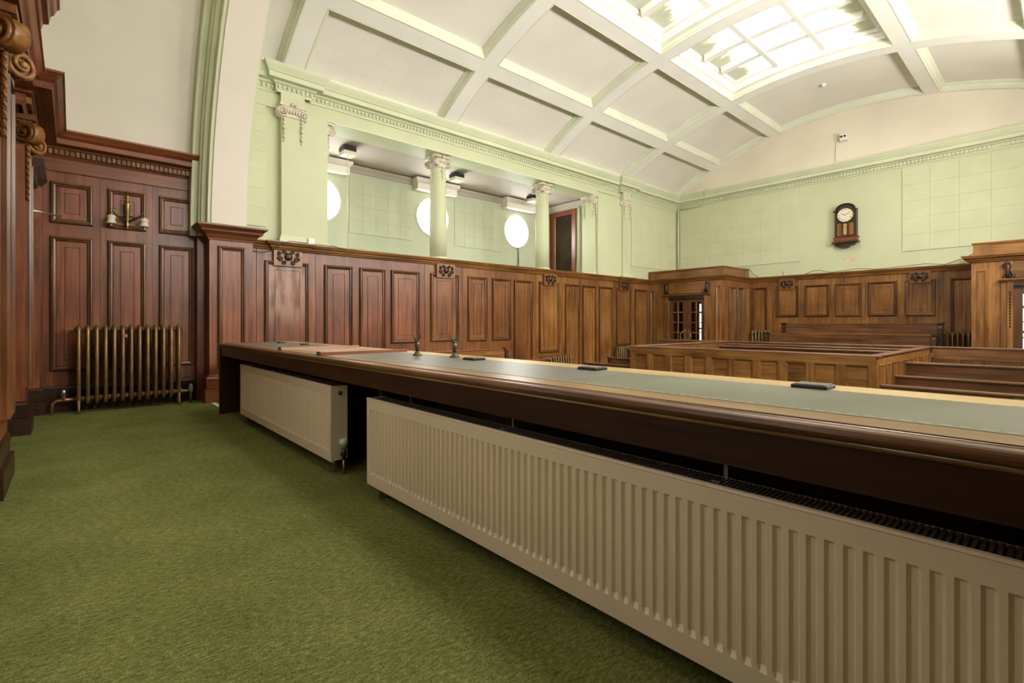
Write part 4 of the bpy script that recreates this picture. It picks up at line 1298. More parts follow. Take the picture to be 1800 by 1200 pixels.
# ------------------------------------------------------------------ wall sconce
t = thing('wall_sconce', 'two-armed brass wall sconce with frosted bell shades', 'lamp', (0.49, 7.5, 2.14))
cx_, cy_ = 0.492, 7.515
part('backplate', MB().plate(frame((cx_, YL - 0.012, 2.15), X, Z, -Y), [(-0.022, 0.02), (0, 0), (0.022, 0.02), (0.035, 0.28), (0, 0.34), (-0.035, 0.28)], 0, 0.03), 'dark_brass', t)
part('stem', MB().lathe((cx_, cy_, 2.13), [(0.004, 0), (0.012, 0.012), (0.006, 0.02), (0.017, 0.033), (0.020, 0.045), (0.012, 0.052), (0.026, 0.062), (0.014, 0.07), (0.020, 0.09), (0.027, 0.26), (0.031, 0.275), (0.022, 0.28), (0.034, 0.295), (0.028, 0.312), (0.012, 0.322), (0.009, 0.34), (0.018, 0.352), (0.010, 0.366), (0.028, 0.380), (0.022, 0.395), (0.008, 0.405), (0.005, 0.425)], 10), 'brass', t)
for sg in (-1, 1):
    ex = cx_ + sg * 0.155
    ey = cy_ - 0.10
    P0 = Vector((cx_, cy_, 2.215))
    E_ = Vector((ex, ey, 2.335))
    d = (E_ - P0)
    arm = [P0, P0 + Vector((d.x * 0.35, d.y * 0.35, 0.035)), P0 + Vector((d.x * 0.7, d.y * 0.7, 0.06)), P0 + Vector((d.x * 0.9, d.y * 0.9, 0.105)), P0 + Vector((d.x * 0.87, d.y * 0.87, 0.135)), P0 + Vector((d.x * 0.8, d.y * 0.8, 0.128))]
    part('arm', MB().tube(arm, [0.012, 0.012, 0.011, 0.010, 0.009, 0.013], 7).tube([P0 + Z * 0.085, P0 + Vector((d.x * 0.3, d.y * 0.3, 0.06)), P0 + Vector((d.x * 0.6, d.y * 0.6, 0.058))], [0.008, 0.008, 0.006], 6), 'dark_brass', t)
    part('hanger', MB().tube([P0 + Vector((d.x * 0.9, d.y * 0.9, 0.115)), Vector((ex, ey, 2.335)), Vector((ex, ey, 2.28))], 0.006, 6).lathe((ex, ey, 2.262), [(0.022, 0), (0.016, 0.016), (0.007, 0.026)], 10), 'brass', t)
    part('shade', MB().lathe((ex, ey, 2.165), [(0.052, 0), (0.049, 0.004), (0.040, 0.025), (0.036, 0.05), (0.042, 0.06), (0.044, 0.075), (0.038, 0.092), (0.022, 0.098)], 18), 'shade_glass', t)

# ------------------------------------------------------------------ pilasters and columns of the gallery
def pilaster(name, x0, x1, y, lab, F=F_A, yb=None):
    t = thing(name, lab, 'pilaster', ((x0 + x1) / 2, y, CAP), group='painted pilasters of the gallery wall')
    FF = frame((0, YA + 0.03, 0), X, Z, -Y)
    d = YA + 0.03 - y
    part('shaft', MB().box(x0, x1, y, YA + 0.03, CAP + 0.1, 4.02), 'green', t)
    for z0, z1, e in ((CAP, CAP + 0.05, 0.03), (CAP + 0.05, CAP + 0.075, 0.02), (CAP + 0.075, CAP + 0.1, 0.01)):
        part('base', MB().box(x0 - e, x1 + e, y - e, YA + 0.03, z0, z1), 'green_trim', t)
    part('frieze_block', MB().box(x0 - 0.01, x1 + 0.01, y - 0.015, YA + 0.03, 4.06, 4.22), 'green', t)
    ionic_front(FF, (x0 + x1) / 2, (x1 - x0) * 0.95, 3.86, 4.07, d + 0.012, 'plaster', t, True, 0.30)
    return t
pilaster('pilaster', 2.17, 2.47, YA - 0.08, 'green pilaster with an ornate cream capital next to the white arch')
pilaster('pilaster', 10.10, 10.40, YA - 0.08, 'green pilaster with an ornate capital near the far corner')
def jamb(name, x0, x1, lab, end):
    # half pilaster on the reveal of the gallery opening
    t = thing(name, lab, 'pilaster', ((x0 + x1) / 2, YA + 0.2, CAP), group='jamb pilasters of the gallery opening')
    sx = 1 if end == 'l' else -1
    part('shaft', MB().box(x0, x1, YA + 0.06, YA + 0.40, CAP + 0.06, 3.99), 'green', t)
    for z0, z1, e in ((CAP, CAP + 0.05, 0.02), (CAP + 0.05, CAP + 0.08, 0.01)):
        part('base', MB().box(x0 - e, x1 + e, YA + 0.04, YA + 0.42, z0, z1), 'green_trim', t)
    if end == 'l':
        FF = frame((x0 - 0.02, 0, 0), Y, Z, X)
    else:
        FF = frame((x1 + 0.02, 0, 0), -Y, Z, -X)
    yc = YA + 0.23
    ionic_front(FF, yc if end == 'l' else -yc, 0.32, 3.80, 4.0, abs(x1 - x0) + 0.03, 'plaster', t, True, 0.28)
    # the volute and abacus that show on the front
    m = MB()
    xc = x1 if end == 'l' else x0
    spiral(m, Vector((xc + sx * 0.03, YA + 0.02, 3.885)), X, Z, -Y, 0.088, 1 if end == 'l' else -1)
    m.lathe((xc + sx * 0.03, YA + 0.06, 3.885), [(0.075, 0), (0.075, 0.04)], 14, (X, Z, -Y))
    m.box(xc - sx * 0.16, xc + sx * 0.10, YA - 0.01, YA + 0.06, 3.965, 3.995)
    for k in range(4):
        s_ = (0.022, 0.028, 0.018, 0.024)[k]
        m.ball((xc - sx * 0.05, YA + 0.03, 3.80 - 0.07 * k), s_, s_, s_ * 1.5, 6, 4)
    part('front_volute', m, 'plaster', t)
jamb('jamb_pilaster', OPL - 0.02, OPL + 0.03, 'jamb pilaster with volute at the near end of the gallery opening', 'l')
jamb('jamb_pilaster', OPR - 0.06, OPR + 0.02, 'jamb pilaster with festooned capital at the far end of the gallery', 'r')
part('wall_plaster', MB().box(2.47, OPL + 0.0, YA - 0.02, YA + 0.03, CAP, 4.02), 'green', wl)
part('wall_plaster', MB().box(OPR, 10.10, YA - 0.02, YA + 0.03, CAP, 4.02), 'green', wl)

def column(x, lab):
    yc = YA + 0.25
    t = thing('column', lab, 'column', (x, yc, CAP - 0.02), group='round columns of the gallery')
    R_ = 0.152
    part('shaft', MB().lathe((x, yc, 2.12), [(R_, 0.06), (R_ * 1.0, 0.6), (R_ * 0.97, 1.2), (R_ * 0.90, 1.68), (R_ * 0.93, 1.70)], 28), 'green', t)
    part('base', MB().lathe((x, yc, 2.05), [(R_ * 1.28, 0), (R_ * 1.28, 0.07), (R_ * 1.32, 0.085), (R_ * 1.28, 0.10), (R_ * 1.12, 0.112), (R_ * 1.12, 0.12), (R_ * 1.15, 0.13), (R_ * 1.04, 0.142)], 28), 'green_trim', t)
    cap = MB().lathe((x, yc, 3.78), [(R_ * 0.92, 0), (R_ * 1.0, 0.03), (R_ * 1.1, 0.09), (R_ * 1.05, 0.12), (R_ * 1.1, 0.17)], 20)
    # concave-sided abacus
    pl = []
    for k in range(4):
        q = PI / 4 + k * PI / 2
        pl.append((0.235 * math.cos(q + 0.13), 0.235 * math.sin(q + 0.13)))
        pl.append((0.150 * math.cos(q + PI / 4), 0.150 * math.sin(q + PI / 4)))
        pl.append((0.235 * math.cos(q + PI / 2 - 0.13), 0.235 * math.sin(q + PI / 2 - 0.13)))
    cap.plate(frame((x, yc, 3.955), X, Y, Z), pl, 0, 0.045)
    c = part('capital', cap, 'plaster', t)
    for k in range(4):
        q = PI / 4 + k * PI / 2
        dv = Vector((math.cos(q), math.sin(q), 0))
        sd = Vector((-dv.y, dv.x, 0))
        cc = Vector((x, yc, 3.865)) + dv * 0.185
        for sg in (-1, 1):
            m = MB()
            spiral(m, cc + sd * (0.030 * sg), dv, Z, sd * sg, 0.068, -1, 2.0, 24, 0.26, 0.2)
            part('volute', m, 'plaster', c)
        m = MB().lathe(cc - sd * 0.028, [(0.056, 0), (0.05, 0.028), (0.056, 0.056)], 12, (dv, Z, sd))
        part('volute_core', m, 'plaster', c)
        # face ornaments and husk drops between the volutes
        q2 = q + PI / 4
        d2 = Vector((math.cos(q2), math.sin(q2), 0))
        m = MB()
        b0 = Vector((x, yc, 0)) + d2 * (R_ * 1.12)
        m.ball(b0 + Z * 3.97, 0.035, 0.035, 0.035, 8, 5)
        for j in range(3):
            sd2 = Vector((-d2.y, d2.x, 0)) * (0.05 * (j - 1))
            m.ball(b0 + sd2 + Z * 3.88, 0.020, 0.020, 0.028, 6, 4)
        part('rosette', m, 'plaster', c)
        m = MB()
        b1 = Vector((x, yc, 0)) + d2 * (R_ * 0.95)
        for j in range(6):
            s_ = (0.020, 0.013, 0.024, 0.014, 0.020, 0.012)[j]
            m.ball(b1 + Z * (3.80 - 0.045 * j), s_, s_, s_ * 1.4, 6, 4)
            if j == 2:
                sd2 = Vector((-d2.y, d2.x, 0))
                m.ball(b1 + sd2 * 0.025 + Z * (3.81 - 0.045 * j), 0.014, 0.014, 0.016, 6, 4)
                m.ball(b1 - sd2 * 0.025 + Z * (3.81 - 0.045 * j), 0.014, 0.014, 0.016, 6, 4)
        part('husk_drop', m, 'plaster', c)
column(4.955, 'green gallery column with ornate capital, nearer the arch')
column(7.625, 'green gallery column with ornate capital, nearer the open door')

# ------------------------------------------------------------------ gallery fittings
for x, y, lab in ((3.52, 8.20, 'nearest the arch, with a pull cord'), (5.79, 8.20, 'in the middle of the gallery'), (8.12, 8.40, 'half hidden by the far column')):
    t = thing('ceiling_light', 'square black and cream gallery ceiling light ' + lab, 'lamp', (x, y, 3.82), group='gallery ceiling lights')
    part('lamp_body', MB().box(x - 0.11, x + 0.11, y - 0.11, y + 0.11, 3.925, 3.998), 'black', t)
    part('diffuser', MB().box(x - 0.105, x + 0.105, y - 0.105, y + 0.105, 3.86, 3.925), 'diffuser', t)
top('pull_cord', MB().tube([(3.50, 8.15, 3.858), (3.50, 8.15, 2.0)], 0.006, 5), 'paper', 'thin yellow pull cord hanging from the first gallery light', 'cord')
t = thing('door_2', 'brown door standing open at the far end of the gallery', 'door', (XE1, 8.6, 1.42), kind='structure')
part('door_frame', MB().box(XE1 - 0.04, XE1 + 0.0, 8.97, 9.08, 1.42, 3.72), 'red_z', t)
part('door_frame', MB().box(XE1 - 0.04, XE1 + 0.0, 8.10, 8.22, 1.42, 3.72), 'red_z', t)
part('door_frame', MB().box(XE1 - 0.04, XE1 + 0.0, 8.10, 9.08, 3.72, 3.84), 'red_y', t)
part('door_leaf', MB().box(XE1 - 0.012, XE1 - 0.006, 8.80, 8.97, 1.42, 3.72), 'red_z', t)
part('doorway_shade', MB().box(XE1 - 0.01, XE1 - 0.002, 8.22, 8.80, 1.42, 3.72), 'shadow_brown', t)  # flat dark sheet painted as the shade inside the doorway
part('door_handle', MB().box(XE1 - 0.03, XE1 - 0.012, 8.68, 8.72, 2.55, 2.75), 'black', t)
part('door_edge', MB().box(XE1 - 0.018, XE1 - 0.008, 8.79, 8.815, 1.42, 3.72), 'pale_y', t)
top('conduit', MB().tube([(XE1 - 0.03, 7.98, 2.0), (XE1 - 0.03, 7.98, 3.83), (XE1 - 0.03, 8.02, 3.86)], 0.018, 8), 'gallery_green', 'painted vertical conduit beside the open gallery door', 'pipe')
t = thing('junction_box', 'small white box with a cable above the first carved boss', 'socket', (2.60, YA - 0.04, 2.16))
part('box_body', MB().cbox(2.545, 2.635, YA - 0.055, YA - 0.021, 2.15, 2.23, 0.004), 'white_plastic', t)
part('box_cable', MB().tube([(2.59, YA - 0.05, 2.15), (2.595, YA - 0.09, 2.14), (2.63, YA - 0.11, 2.14), (2.9, YA - 0.125, 2.135), (3.1, YA - 0.128, 2.10)], 0.005, 5), 'grey_cable', t)
top('loose_cable', MB().tube([(1.80, YA - 0.02, 1.98), (1.92, YA - 0.06, 1.965), (2.03, YA - 0.09, 1.99), (2.10, YA - 0.19, 2.06), (2.25, YA - 0.19, 2.137), (2.5, YA - 0.16, 2.136)], 0.005, 5), 'grey_cable', 'thin dark cable sagging over the panelling cap by the pier', 'cable')

# ------------------------------------------------------------------ panelling of the end wall
tb = thing('trim_4', 'oak panelling below the clock on the end wall', 'panelling', (XB, YC, ZF), kind='structure')
ypan = [(5.26, 4.91, 0.30, 0), (4.69, 4.21, 1.15, 1), (4.08, 3.58, 1.15, 0), (3.47, 2.97, 1.15, 0), (2.86, 2.36, 1.15, 0), (2.23, 1.75, 1.15, 1), (1.53, 1.18, 0.30, 0)]
for a, b in ((5.34, 4.80), (4.80, 1.64), (1.64, 1.10)):
    part('panelling_board', MB().box(XB - 0.03, XB, b + 0.003, a - 0.003, ZF, 2.05), 'oak_z', tb)
F_B2 = frame((XB - 0.03, 0, 0), -Y, Z, -X)
for a, b, v0, boss in ypan:
    wood_panel(F_B2, tb, -a, -b, v0, 1.88, 'oak_z', inner=0.06)
    if boss:
        carved_boss(F_B2, tb, -(a + b) / 2, 1.81, 2.05, 0.05, 0.34, 'oak_y', 'dark_y')
CAPB = [(a - 0.0, b) for a, b in CAPP]
part('cap_moulding', MB().sweep([(XB - 0.03, YP, 0), (XB - 0.03, 1.10, 0)], [(-1, 0, 0), (-1, 0, 0)], CAPP), 'oak_y', tb)

# ------------------------------------------------------------------ corner porches
def porch(y_in, y_out, lab, dlab, num, mirror, door_lo, door_hi, dnum):
    t = thing('trim_%d' % num, lab, 'porch', ((XP + XB) / 2, (y_in + y_out) / 2, ZF), kind='structure')
    ylo, yhi = min(y_in, y_out), max(y_in, y_out)
    FF = frame((XP, 0, 0), -Y, Z, -X)
    dmid = (door_lo + door_hi) / 2
    dt = 1.60
    # front boards around the door
    part('front_board', MB().box(XP, XP + 0.05, ylo, door_lo, ZF, 2.05), 'oak_z', t)
    part('front_board', MB().box(XP, XP + 0.05, door_hi, yhi, ZF, 2.05), 'oak_z', t)
    part('front_board', MB().box(XP, XP + 0.05, door_lo, door_hi, dt, 2.05), 'oak_y', t)
    sy = 1 if y_in > y_out else -1
    FS_ = frame((0, y_in, 0), X, Z, -Y) if not mirror else frame((0, y_in, 0), -X, Z, Y)
    ys0, ys1 = (y_in, y_in + 0.05) if not mirror else (y_in - 0.05, y_in)
    part('side_board', MB().box(XP + 0.051, XB - 0.031, ys0, ys1, ZF, 2.05), 'oak_z', t)
    part('lobby_dark_lining', MB().box(XB - 0.09, XB - 0.06, ylo + 0.06, yhi - 0.06, ZF, 2.04), 'dark_z', t)  # dark lining added to keep the porch dark behind the door glass
    part('lobby_dark_lining', MB().box(XP + 0.06, XB - 0.1, (yhi if not mirror else ylo) - (0.05 if not mirror else 0.0), (yhi if not mirror else ylo) + (0.0 if not mirror else 0.05), ZF, 2.04), 'dark_z', t)
    cpts = [(XP, y_out, 0), (XP, y_in, 0), (XB - 0.03, y_in, 0)]
    sgn = -1 if not mirror else 1
    part('cap_moulding', MB().sweep(cpts, [(-1, 0, 0), (-1, sgn, 0), (0, sgn, 0)], CAPP[:9] + [(0, CAP), (0, 2.02)]), 'oak_y', t)
    # attic above the cap
    part('attic', MB().box(XP + 0.03, XB - 0.02, ylo + (0.03 if not mirror else 0), yhi - (0 if not mirror else 0.03), CAP - 0.02, 2.325), 'oak_y', t)
    part('attic_cap', MB().sweep([(XP + 0.03, y_out, 0), (XP + 0.03, y_in - sgn * 0.03, 0), (XB - 0.03, y_in - sgn * 0.03, 0)], [(-1, 0, 0), (-1, sgn, 0), (0, sgn, 0)], [(0, 2.30), (0.012, 2.30), (0.022, 2.325), (0.03, 2.33), (0.03, 2.345), (-0.1, 2.345), (-0.1, 2.30)]), 'oak_y', t)
    ya, yb = (y_in, y_in + 0.22) if not mirror else (y_in - 0.22, y_in)
    part('attic_block', MB().box(XP + 0.015, XP + 0.2, ya + (0.02 if not mirror else 0), yb - (0 if not mirror else 0.02), CAP, 2.335), 'oak_z', t)
    yc, yd = (y_out - 0.2, y_out) if not mirror else (y_out, y_out + 0.2)
    part('attic_block', MB().box(XP + 0.015, XP + 0.2, yc, yd, CAP, 2.335), 'oak_z', t)
    part('attic_block', MB().box(XB - 0.2, XB - 0.03, y_in + (0.015 if not mirror else -0.1), y_in + (0.1 if not mirror else -0.015), CAP, 2.335), 'oak_z', t)
    part('roof', MB().box(XP + 0.05, XB, ylo + 0.04, yhi - 0.04, 2.05, 2.11), 'dark_y', t)
    # narrow panels
    if not mirror:
        sunk_panel(FF, t, -5.53, -5.41, 0.0, 1.88, 'oak_z')
        sunk_panel(FF, t, -7.29, -7.17, 0.0, 1.83, 'oak_z')
        for a, b in ((11.56, 11.92), (11.98, 12.36)):
            wood_panel(FS_, t, a, b, 0.0, 1.87, 'oak_z', plain=True)
        sunk_panel(FS_, t, 12.50, 12.66, 0.0, 1.88, 'oak_z')
    else:
        sunk_panel(FF, t, -1.03, -0.91, 0.0, 1.88, 'oak_z')
    # lintel panel, carved brackets
    part('lintel_panel', MB().fbox(FF, -door_hi + 0.13, -door_lo - 0.10, 1.73, 2.0, 0.0, 0.012), 'oak_y', t)
    part('lintel_slot', MB().fbox(FF, -dmid - 0.24, -dmid + 0.24, 1.705, 1.735, 0.0, 0.025), 'black', t)
    for y in (door_lo - 0.06, door_hi + 0.06):
        m = MB()
        for k, (zc, r) in enumerate(((1.76, 0.075), (1.93, 0.05))):
            pts = []
            for i in range(16):
                q = (PI * 0.5 + (-1 if k else 1) * i / 15 * 1.5 * 2 * PI)
                rad = r * (1 - i / 20)
                pts.append((XP - 0.04, y + rad * math.cos(q) * (1 if y > dmid else -1), zc + rad * math.sin(q)))
            m.tube(pts, [0.024 - 0.001 * i for i in range(16)], 6)
        m.tube([(XP - 0.035, y, 1.98), (XP - 0.05, y, 1.9), (XP - 0.05, y, 1.80), (XP - 0.04, y, 1.72)], [0.03, 0.035, 0.03, 0.025], 6)
        part('carved_bracket', m, 'dark_z', t)
    # architrave
    for w0, e in ((0.05, 0.0), (0.03, 0.07)):
        for y, s_ in ((door_lo, -1), (door_hi, 1)):
            part('architrave', MB().box(XP - w0, XP, min(y + s_ * e, y + s_ * (e + 0.07)), max(y + s_ * e, y + s_ * (e + 0.07)), ZF, dt + 0.07 + e), 'oak_z', t)
        part('architrave', MB().box(XP - w0, XP, door_lo - e, door_hi + e, dt + e, dt + 0.07 + e), 'dark_y', t)
    part('door_cornice', MB().sweep([(XP, door_lo - 0.16, 0), (XP, door_hi + 0.16, 0)], [(-1, 0, 0), (-1, 0, 0)], [(0, 1.67), (0.06, 1.67), (0.08, 1.69), (0.09, 1.705), (0.09, 1.72), (0, 1.72)]), 'oak_y', t)
    m = MB()
    z = 0.95
    while z < 1.55:
        m.ball((XP - 0.052, door_hi + 0.035, z), 0.012, 0.012, 0.02, 6, 4)
        z += 0.05
    part('bead_strip', m, 'dark_z', t)
    # double doors with glazed upper halves
    d = thing('door_%d' % dnum, dlab, 'door', (XP, dmid, ZF), kind='structure')
    for lo, hi in ((door_lo, dmid - 0.003), (dmid + 0.003, door_hi)):
        st = 0.105
        xa, xb = XP + 0.01, XP + 0.05
        leaf = MB().box(xa, xb, lo, lo + st, ZF, dt).box(xa, xb, hi - st, hi, ZF, dt).box(xa, xb, lo + st, hi - st, dt - 0.075, dt).box(xa, xb, lo + st, hi - st, ZF, 0.52)
        lf = part('door_leaf', leaf, 'brown_z', d)
        z0, z1, y0, y1 = 0.52, dt - 0.075, lo + st, hi - st
        part('glazing_bar', MB().box(xa + 0.005, xb - 0.005, (y0 + y1) / 2 - 0.011, (y0 + y1) / 2 + 0.011, z0, z1), 'oak_z', lf)
        nr = 4
        for r in range(1, nr):
            zz = z0 + (z1 - z0) * r / nr
            part('glazing_bar', MB().box(xa + 0.004, xb - 0.004, y0, y1, zz - 0.011, zz + 0.011), 'oak_y', lf)
        for r in range(nr):
            for c in range(2):
                ya_, yb_ = (y0, (y0 + y1) / 2 - 0.011) if c == 0 else ((y0 + y1) / 2 + 0.011, y1)
                za_, zb_ = z0 + (z1 - z0) * r / nr + 0.011, z0 + (z1 - z0) * (r + 1) / nr - 0.011
                part('pane', MB().box(XP + 0.028, XP + 0.032, ya_, yb_, za_, zb_), 'door_glass', lf)
        hy = hi - 0.05 if lo == door_lo else lo + 0.05
        s_ = -1 if lo == door_lo else 1
        part('door_handle', MB().tube([(XP - 0.0, hy, 0.80), (XP - 0.05, hy + 0.02 * s_, 0.80), (XP - 0.055, hy + 0.075 * s_, 0.74), (XP - 0.055, hy + 0.09 * s_, 0.66), (XP - 0.055, hy + 0.06 * s_, 0.58), (XP, hy, 0.56)], 0.013, 7), 'brass', lf)
        part('push_plate', MB().box(XP + 0.002, XP + 0.01, hy - 0.03, hy + 0.03, 0.55, 0.86), 'brass', lf)
    return t
porch(YP, YA, 'oak corner porch with glazed double doors left of the clock', 'glazed double doors with brass handles in the left corner porch', 5, False, 5.79, 6.75, 3)
porch(1.10, YR, 'oak corner porch cut off by the right picture edge', 'glazed doors of the right corner porch at the picture edge', 6, True, -0.42, 0.60, 8)
for nm, x0, x1, y0, y1, z0, z1, lab in (('window_8', 12.60, 12.62, 6.42, 6.60, -0.2, 1.52, 'bright narrow lobby window seen through the left porch doors'), ('window_9', 12.2, 12.22, 0.15, 0.55, -0.2, 1.5, 'bright lobby window seen through the right porch doors')):
    t = thing(nm, lab, 'window', (x0, (y0 + y1) / 2, z0), kind='structure')
    part('pane', MB().box(x0, x1, y0, y1, z0, z1), 'lobby_glass', t)
    for k in range(1, 4):
        zz = z0 + (z1 - z0) * k / 4 + 0.2
        part('glazing_bar', MB().box(x0 - 0.02, x0, y0, y1, zz - 0.02, zz + 0.02), 'dark_y', t)

# ------------------------------------------------------------------ clock and fittings on the end wall
t = thing('wall_clock', 'arched dark wood wall clock with a round white dial', 'clock', (XB - 0.1, 3.25, 2.70))
FC = frame((XB, 3.25, 0), -Y, Z, -X)
hw = 0.20
def arch_poly(hw, z0, zs, r, n=14):
    return [(-hw, z0), (hw, z0), (hw, zs)] + [(r * math.cos(q), zs + 0.01 + r * 0.72 * math.sin(q)) for q in [PI * i / n for i in range(n + 1)]] + [(-hw, zs)]
part('case', MB().plate(FC, arch_poly(hw, 2.86, 3.46, hw * 0.86), 0.0, 0.13), 'dark_z', t)
part('hood_moulding', MB().tube([fp(FC, -hw - 0.03, 3.46, 0.13), fp(FC, -hw * 0.86, 3.47, 0.14)] + [fp(FC, -hw * 0.9 * math.cos(q), 3.47 + hw * 0.68 * math.sin(q), 0.14) for q in [PI * i / 14 for i in range(1, 14)]] + [fp(FC, hw * 0.86, 3.47, 0.14), fp(FC, hw + 0.03, 3.46, 0.13)], 0.018, 8), 'dark_y', t)
part('case_door', MB().plate(FC, [(-0.155, 2.92), (0.155, 2.92), (0.155, 3.18), (-0.155, 3.18)], 0.13, 0.145), 'oak_z', t)
for u in (-0.105, 0.0, 0.105):
    part('case_panel', MB().plate(FC, [(u - 0.03, 2.94), (u + 0.03, 2.94), (u + 0.03, 3.17), (u - 0.03, 3.17)], 0.145, 0.148), 'pale_y' if u == 0 else 'oak_z', t)
for u in (-0.053, 0.053):
    part('case_bar', MB().plate(FC, [(u - 0.014, 2.92), (u + 0.014, 2.92), (u + 0.014, 3.2), (u - 0.014, 3.2)], 0.145, 0.158), 'dark_z', t)
dc = fp(FC, 0, 3.36, 0.13)
part('bezel', MB().lathe(dc, [(0.168, 0), (0.168, 0.02), (0.150, 0.026), (0.142, 0.018)], 32, (-Y, Z, -X)), 'dark_y', t)
dl_ = part('dial', MB().lathe(dc, [(0.146, 0.015), (0.146, 0.021)], 32, (-Y, Z, -X)), 'dial', t)
ROM = ['XII', 'I', 'II', 'III', 'IIII', 'V', 'VI', 'VII', 'VIII', 'IX', 'X', 'XI']
m = MB()
def stroke(mb, a, b, th, w0, w1, c, rot):
    (x0, y0), (x1, y1) = a, b
    dx, dy = x1 - x0, y1 - y0
    L = math.hypot(dx, dy); nx, ny = -dy / L * th, dx / L * th
    poly = [(x0 + nx, y0 + ny), (x0 - nx, y0 - ny), (x1 - nx, y1 - ny), (x1 + nx, y1 + ny)]
    cs, sn = math.cos(rot), math.sin(rot)
    poly = [(c[0] + px * cs - py * sn, c[1] + px * sn + py * cs) for px, py in poly]
    mb.plate(frame(dc, -Y, Z, -X), poly, w0, w1)
for h_, r_ in enumerate(ROM):
    ang = -2 * PI * h_ / 12
    ctr = (-math.sin(ang) * 0.116, math.cos(ang) * 0.116)
    wd = {'I': 0.008, 'V': 0.014, 'X': 0.014}
    tot = sum(wd[c] for c in r_)
    xx = -tot / 2
    for c in r_:
        w = wd[c]; x0 = xx + 0.001; x1 = xx + w - 0.001; xm = (x0 + x1) / 2
        if c == 'I': stroke(m, (xm, -0.015), (xm, 0.015), 0.0022, 0.021, 0.0225, ctr, ang)
        if c == 'V':
            stroke(m, (x0, 0.015), (xm, -0.015), 0.0022, 0.021, 0.0225, ctr, ang); stroke(m, (x1, 0.015), (xm, -0.015), 0.0014, 0.021, 0.0225, ctr, ang)
        if c == 'X':
            stroke(m, (x0, 0.015), (x1, -0.015), 0.0022, 0.021, 0.0225, ctr, ang); stroke(m, (x1, 0.015), (x0, -0.015), 0.0014, 0.021, 0.0225, ctr, ang)
        xx += w
part('numerals', m, 'black', dl_)
m = MB(); a_ = math.radians(-300); stroke(m, (0, -0.015), (0, 0.085), 0.0045, 0.024, 0.026, (0, 0), a_)
part('hour_hand', m, 'black', dl_)
m = MB(); a_ = math.radians(-60); stroke(m, (0, -0.02), (0, 0.125), 0.0032, 0.027, 0.029, (0, 0), a_)
part('minute_hand', m, 'black', dl_)
part('hand_boss', MB().lathe(dc, [(0.008, 0.021), (0.008, 0.031)], 10, (-Y, Z, -X)), 'brass', dl_)
for z0, z1, e in ((2.80, 2.87, 0.015), (2.875, 2.89, 0.03), (2.775, 2.80, 0.0)):
    part('base_moulding', MB().plate(FC, [(-hw - e, z0), (hw + e, z0), (hw + e, z1), (-hw - e, z1)], 0.0, 0.135 + e), 'red_y', t)
part('bracket_shelf', MB().plate(FC, [(-hw - 0.05, 2.755), (hw + 0.05, 2.755), (hw + 0.04, 2.785), (-hw - 0.04, 2.785)], 0.0, 0.19), 'dark_y', t)
part('bracket', MB().plate(FC, [(-hw + 0.0, 2.755), (-hw + 0.06, 2.70), (-0.07, 2.685), (-0.04, 2.655), (0.04, 2.655), (0.07, 2.685), (hw - 0.06, 2.70), (hw, 2.755)], 0.0, 0.13), 'dark_y', t)

t = thing('beam_detector', 'white twin-lens detector box high on the end wall', 'detector', (XB - 0.05, 3.29, 5.0))
part('detector_body', MB().cbox(XB - 0.13, XB, 3.225, 3.365, 5.01, 5.16, 0.01), 'white_plastic', t)
for y in (3.262, 3.328):
    part('lens', MB().lathe((XB - 0.13, y, 5.095), [(0.022, 0), (0.022, -0.012), (0.014, -0.014)], 12, 'x'), 'black', t)
part('conduit', MB().tube([(XB - 0.02, 3.40, 5.05), (XB - 0.02, 3.44, 5.03), (XB - 0.02, 3.455, 4.9), (XB - 0.02, 3.455, 4.60), (XB - 0.03, 3.50, 4.545), (XB - 0.04, 5.0, 4.535)], 0.012, 6), 'white_plastic', t)
top('wall_conduit', MB().tube([(XB - 0.24, 6.30, 4.54), (XB - 0.235, 6.40, 4.545), (XB - 0.235, 6.42, 4.50), (XB - 0.18, 6.43, 4.40), (XB - 0.05, 6.46, 4.32), (XB - 0.03, 6.6, 4.17), (XB - 0.03, 7.24, 4.17)], 0.013, 6), 'green_trim', 'painted conduit looping over the cornice of the end wall', 'pipe')
top('corner_pipe', MB().tube([(XB - 0.05, 7.28, 2.35), (XB - 0.05, 7.28, 4.2)], 0.022, 8), 'green_trim', 'painted vertical pipe in the corner above the porch', 'pipe')
zc_ = zv(3.28, UPC) 
t = thing('smoke_detector', 'small white smoke detector on the plain end coffer', 'detector', (11.27, 3.28, 5.7))
part('detector_base', MB().lathe((11.27, 3.28, zc_ - 0.02), [(0.05, 0.02), (0.05, 0.0), (0.035, -0.01)], 14), 'white_plastic', t)
part('detector_head', MB().lathe((11.27, 3.28, zc_ - 0.06), [(0.02, 0), (0.03, 0.01), (0.03, 0.03)], 12), 'white_plastic', t)
def cable(pts, lab):
    top('loose_cable', MB().tube(pts, 0.006, 5), 'grey_cable', lab, 'cable')
cx0 = XB - 0.10
cable([(cx0, 4.52, CAP), (cx0, 4.53, CAP + 0.06), (cx0, 4.56, CAP + 0.11)], 'short cable end poking up from the end wall cap')
cable([(cx0, 4.05, CAP + 0.006), (cx0, 3.9, CAP + 0.07), (cx0, 3.75, CAP + 0.07), (cx0, 3.6, CAP + 0.02), (cx0, 3.5, CAP + 0.006)], 'looped cable on the end wall cap left of the clock')
cable([(cx0, 3.5, CAP + 0.006), (cx0, 3.0, CAP + 0.05), (cx0, 2.7, CAP + 0.006), (cx0, 2.3, CAP + 0.03), (cx0, 1.9, CAP + 0.05), (cx0, 1.6, CAP + 0.01), (cx0, 1.3, CAP + 0.12), (cx0, 1.13, CAP + 0.22)], 'long cable trailing along the end wall cap to the right porch')
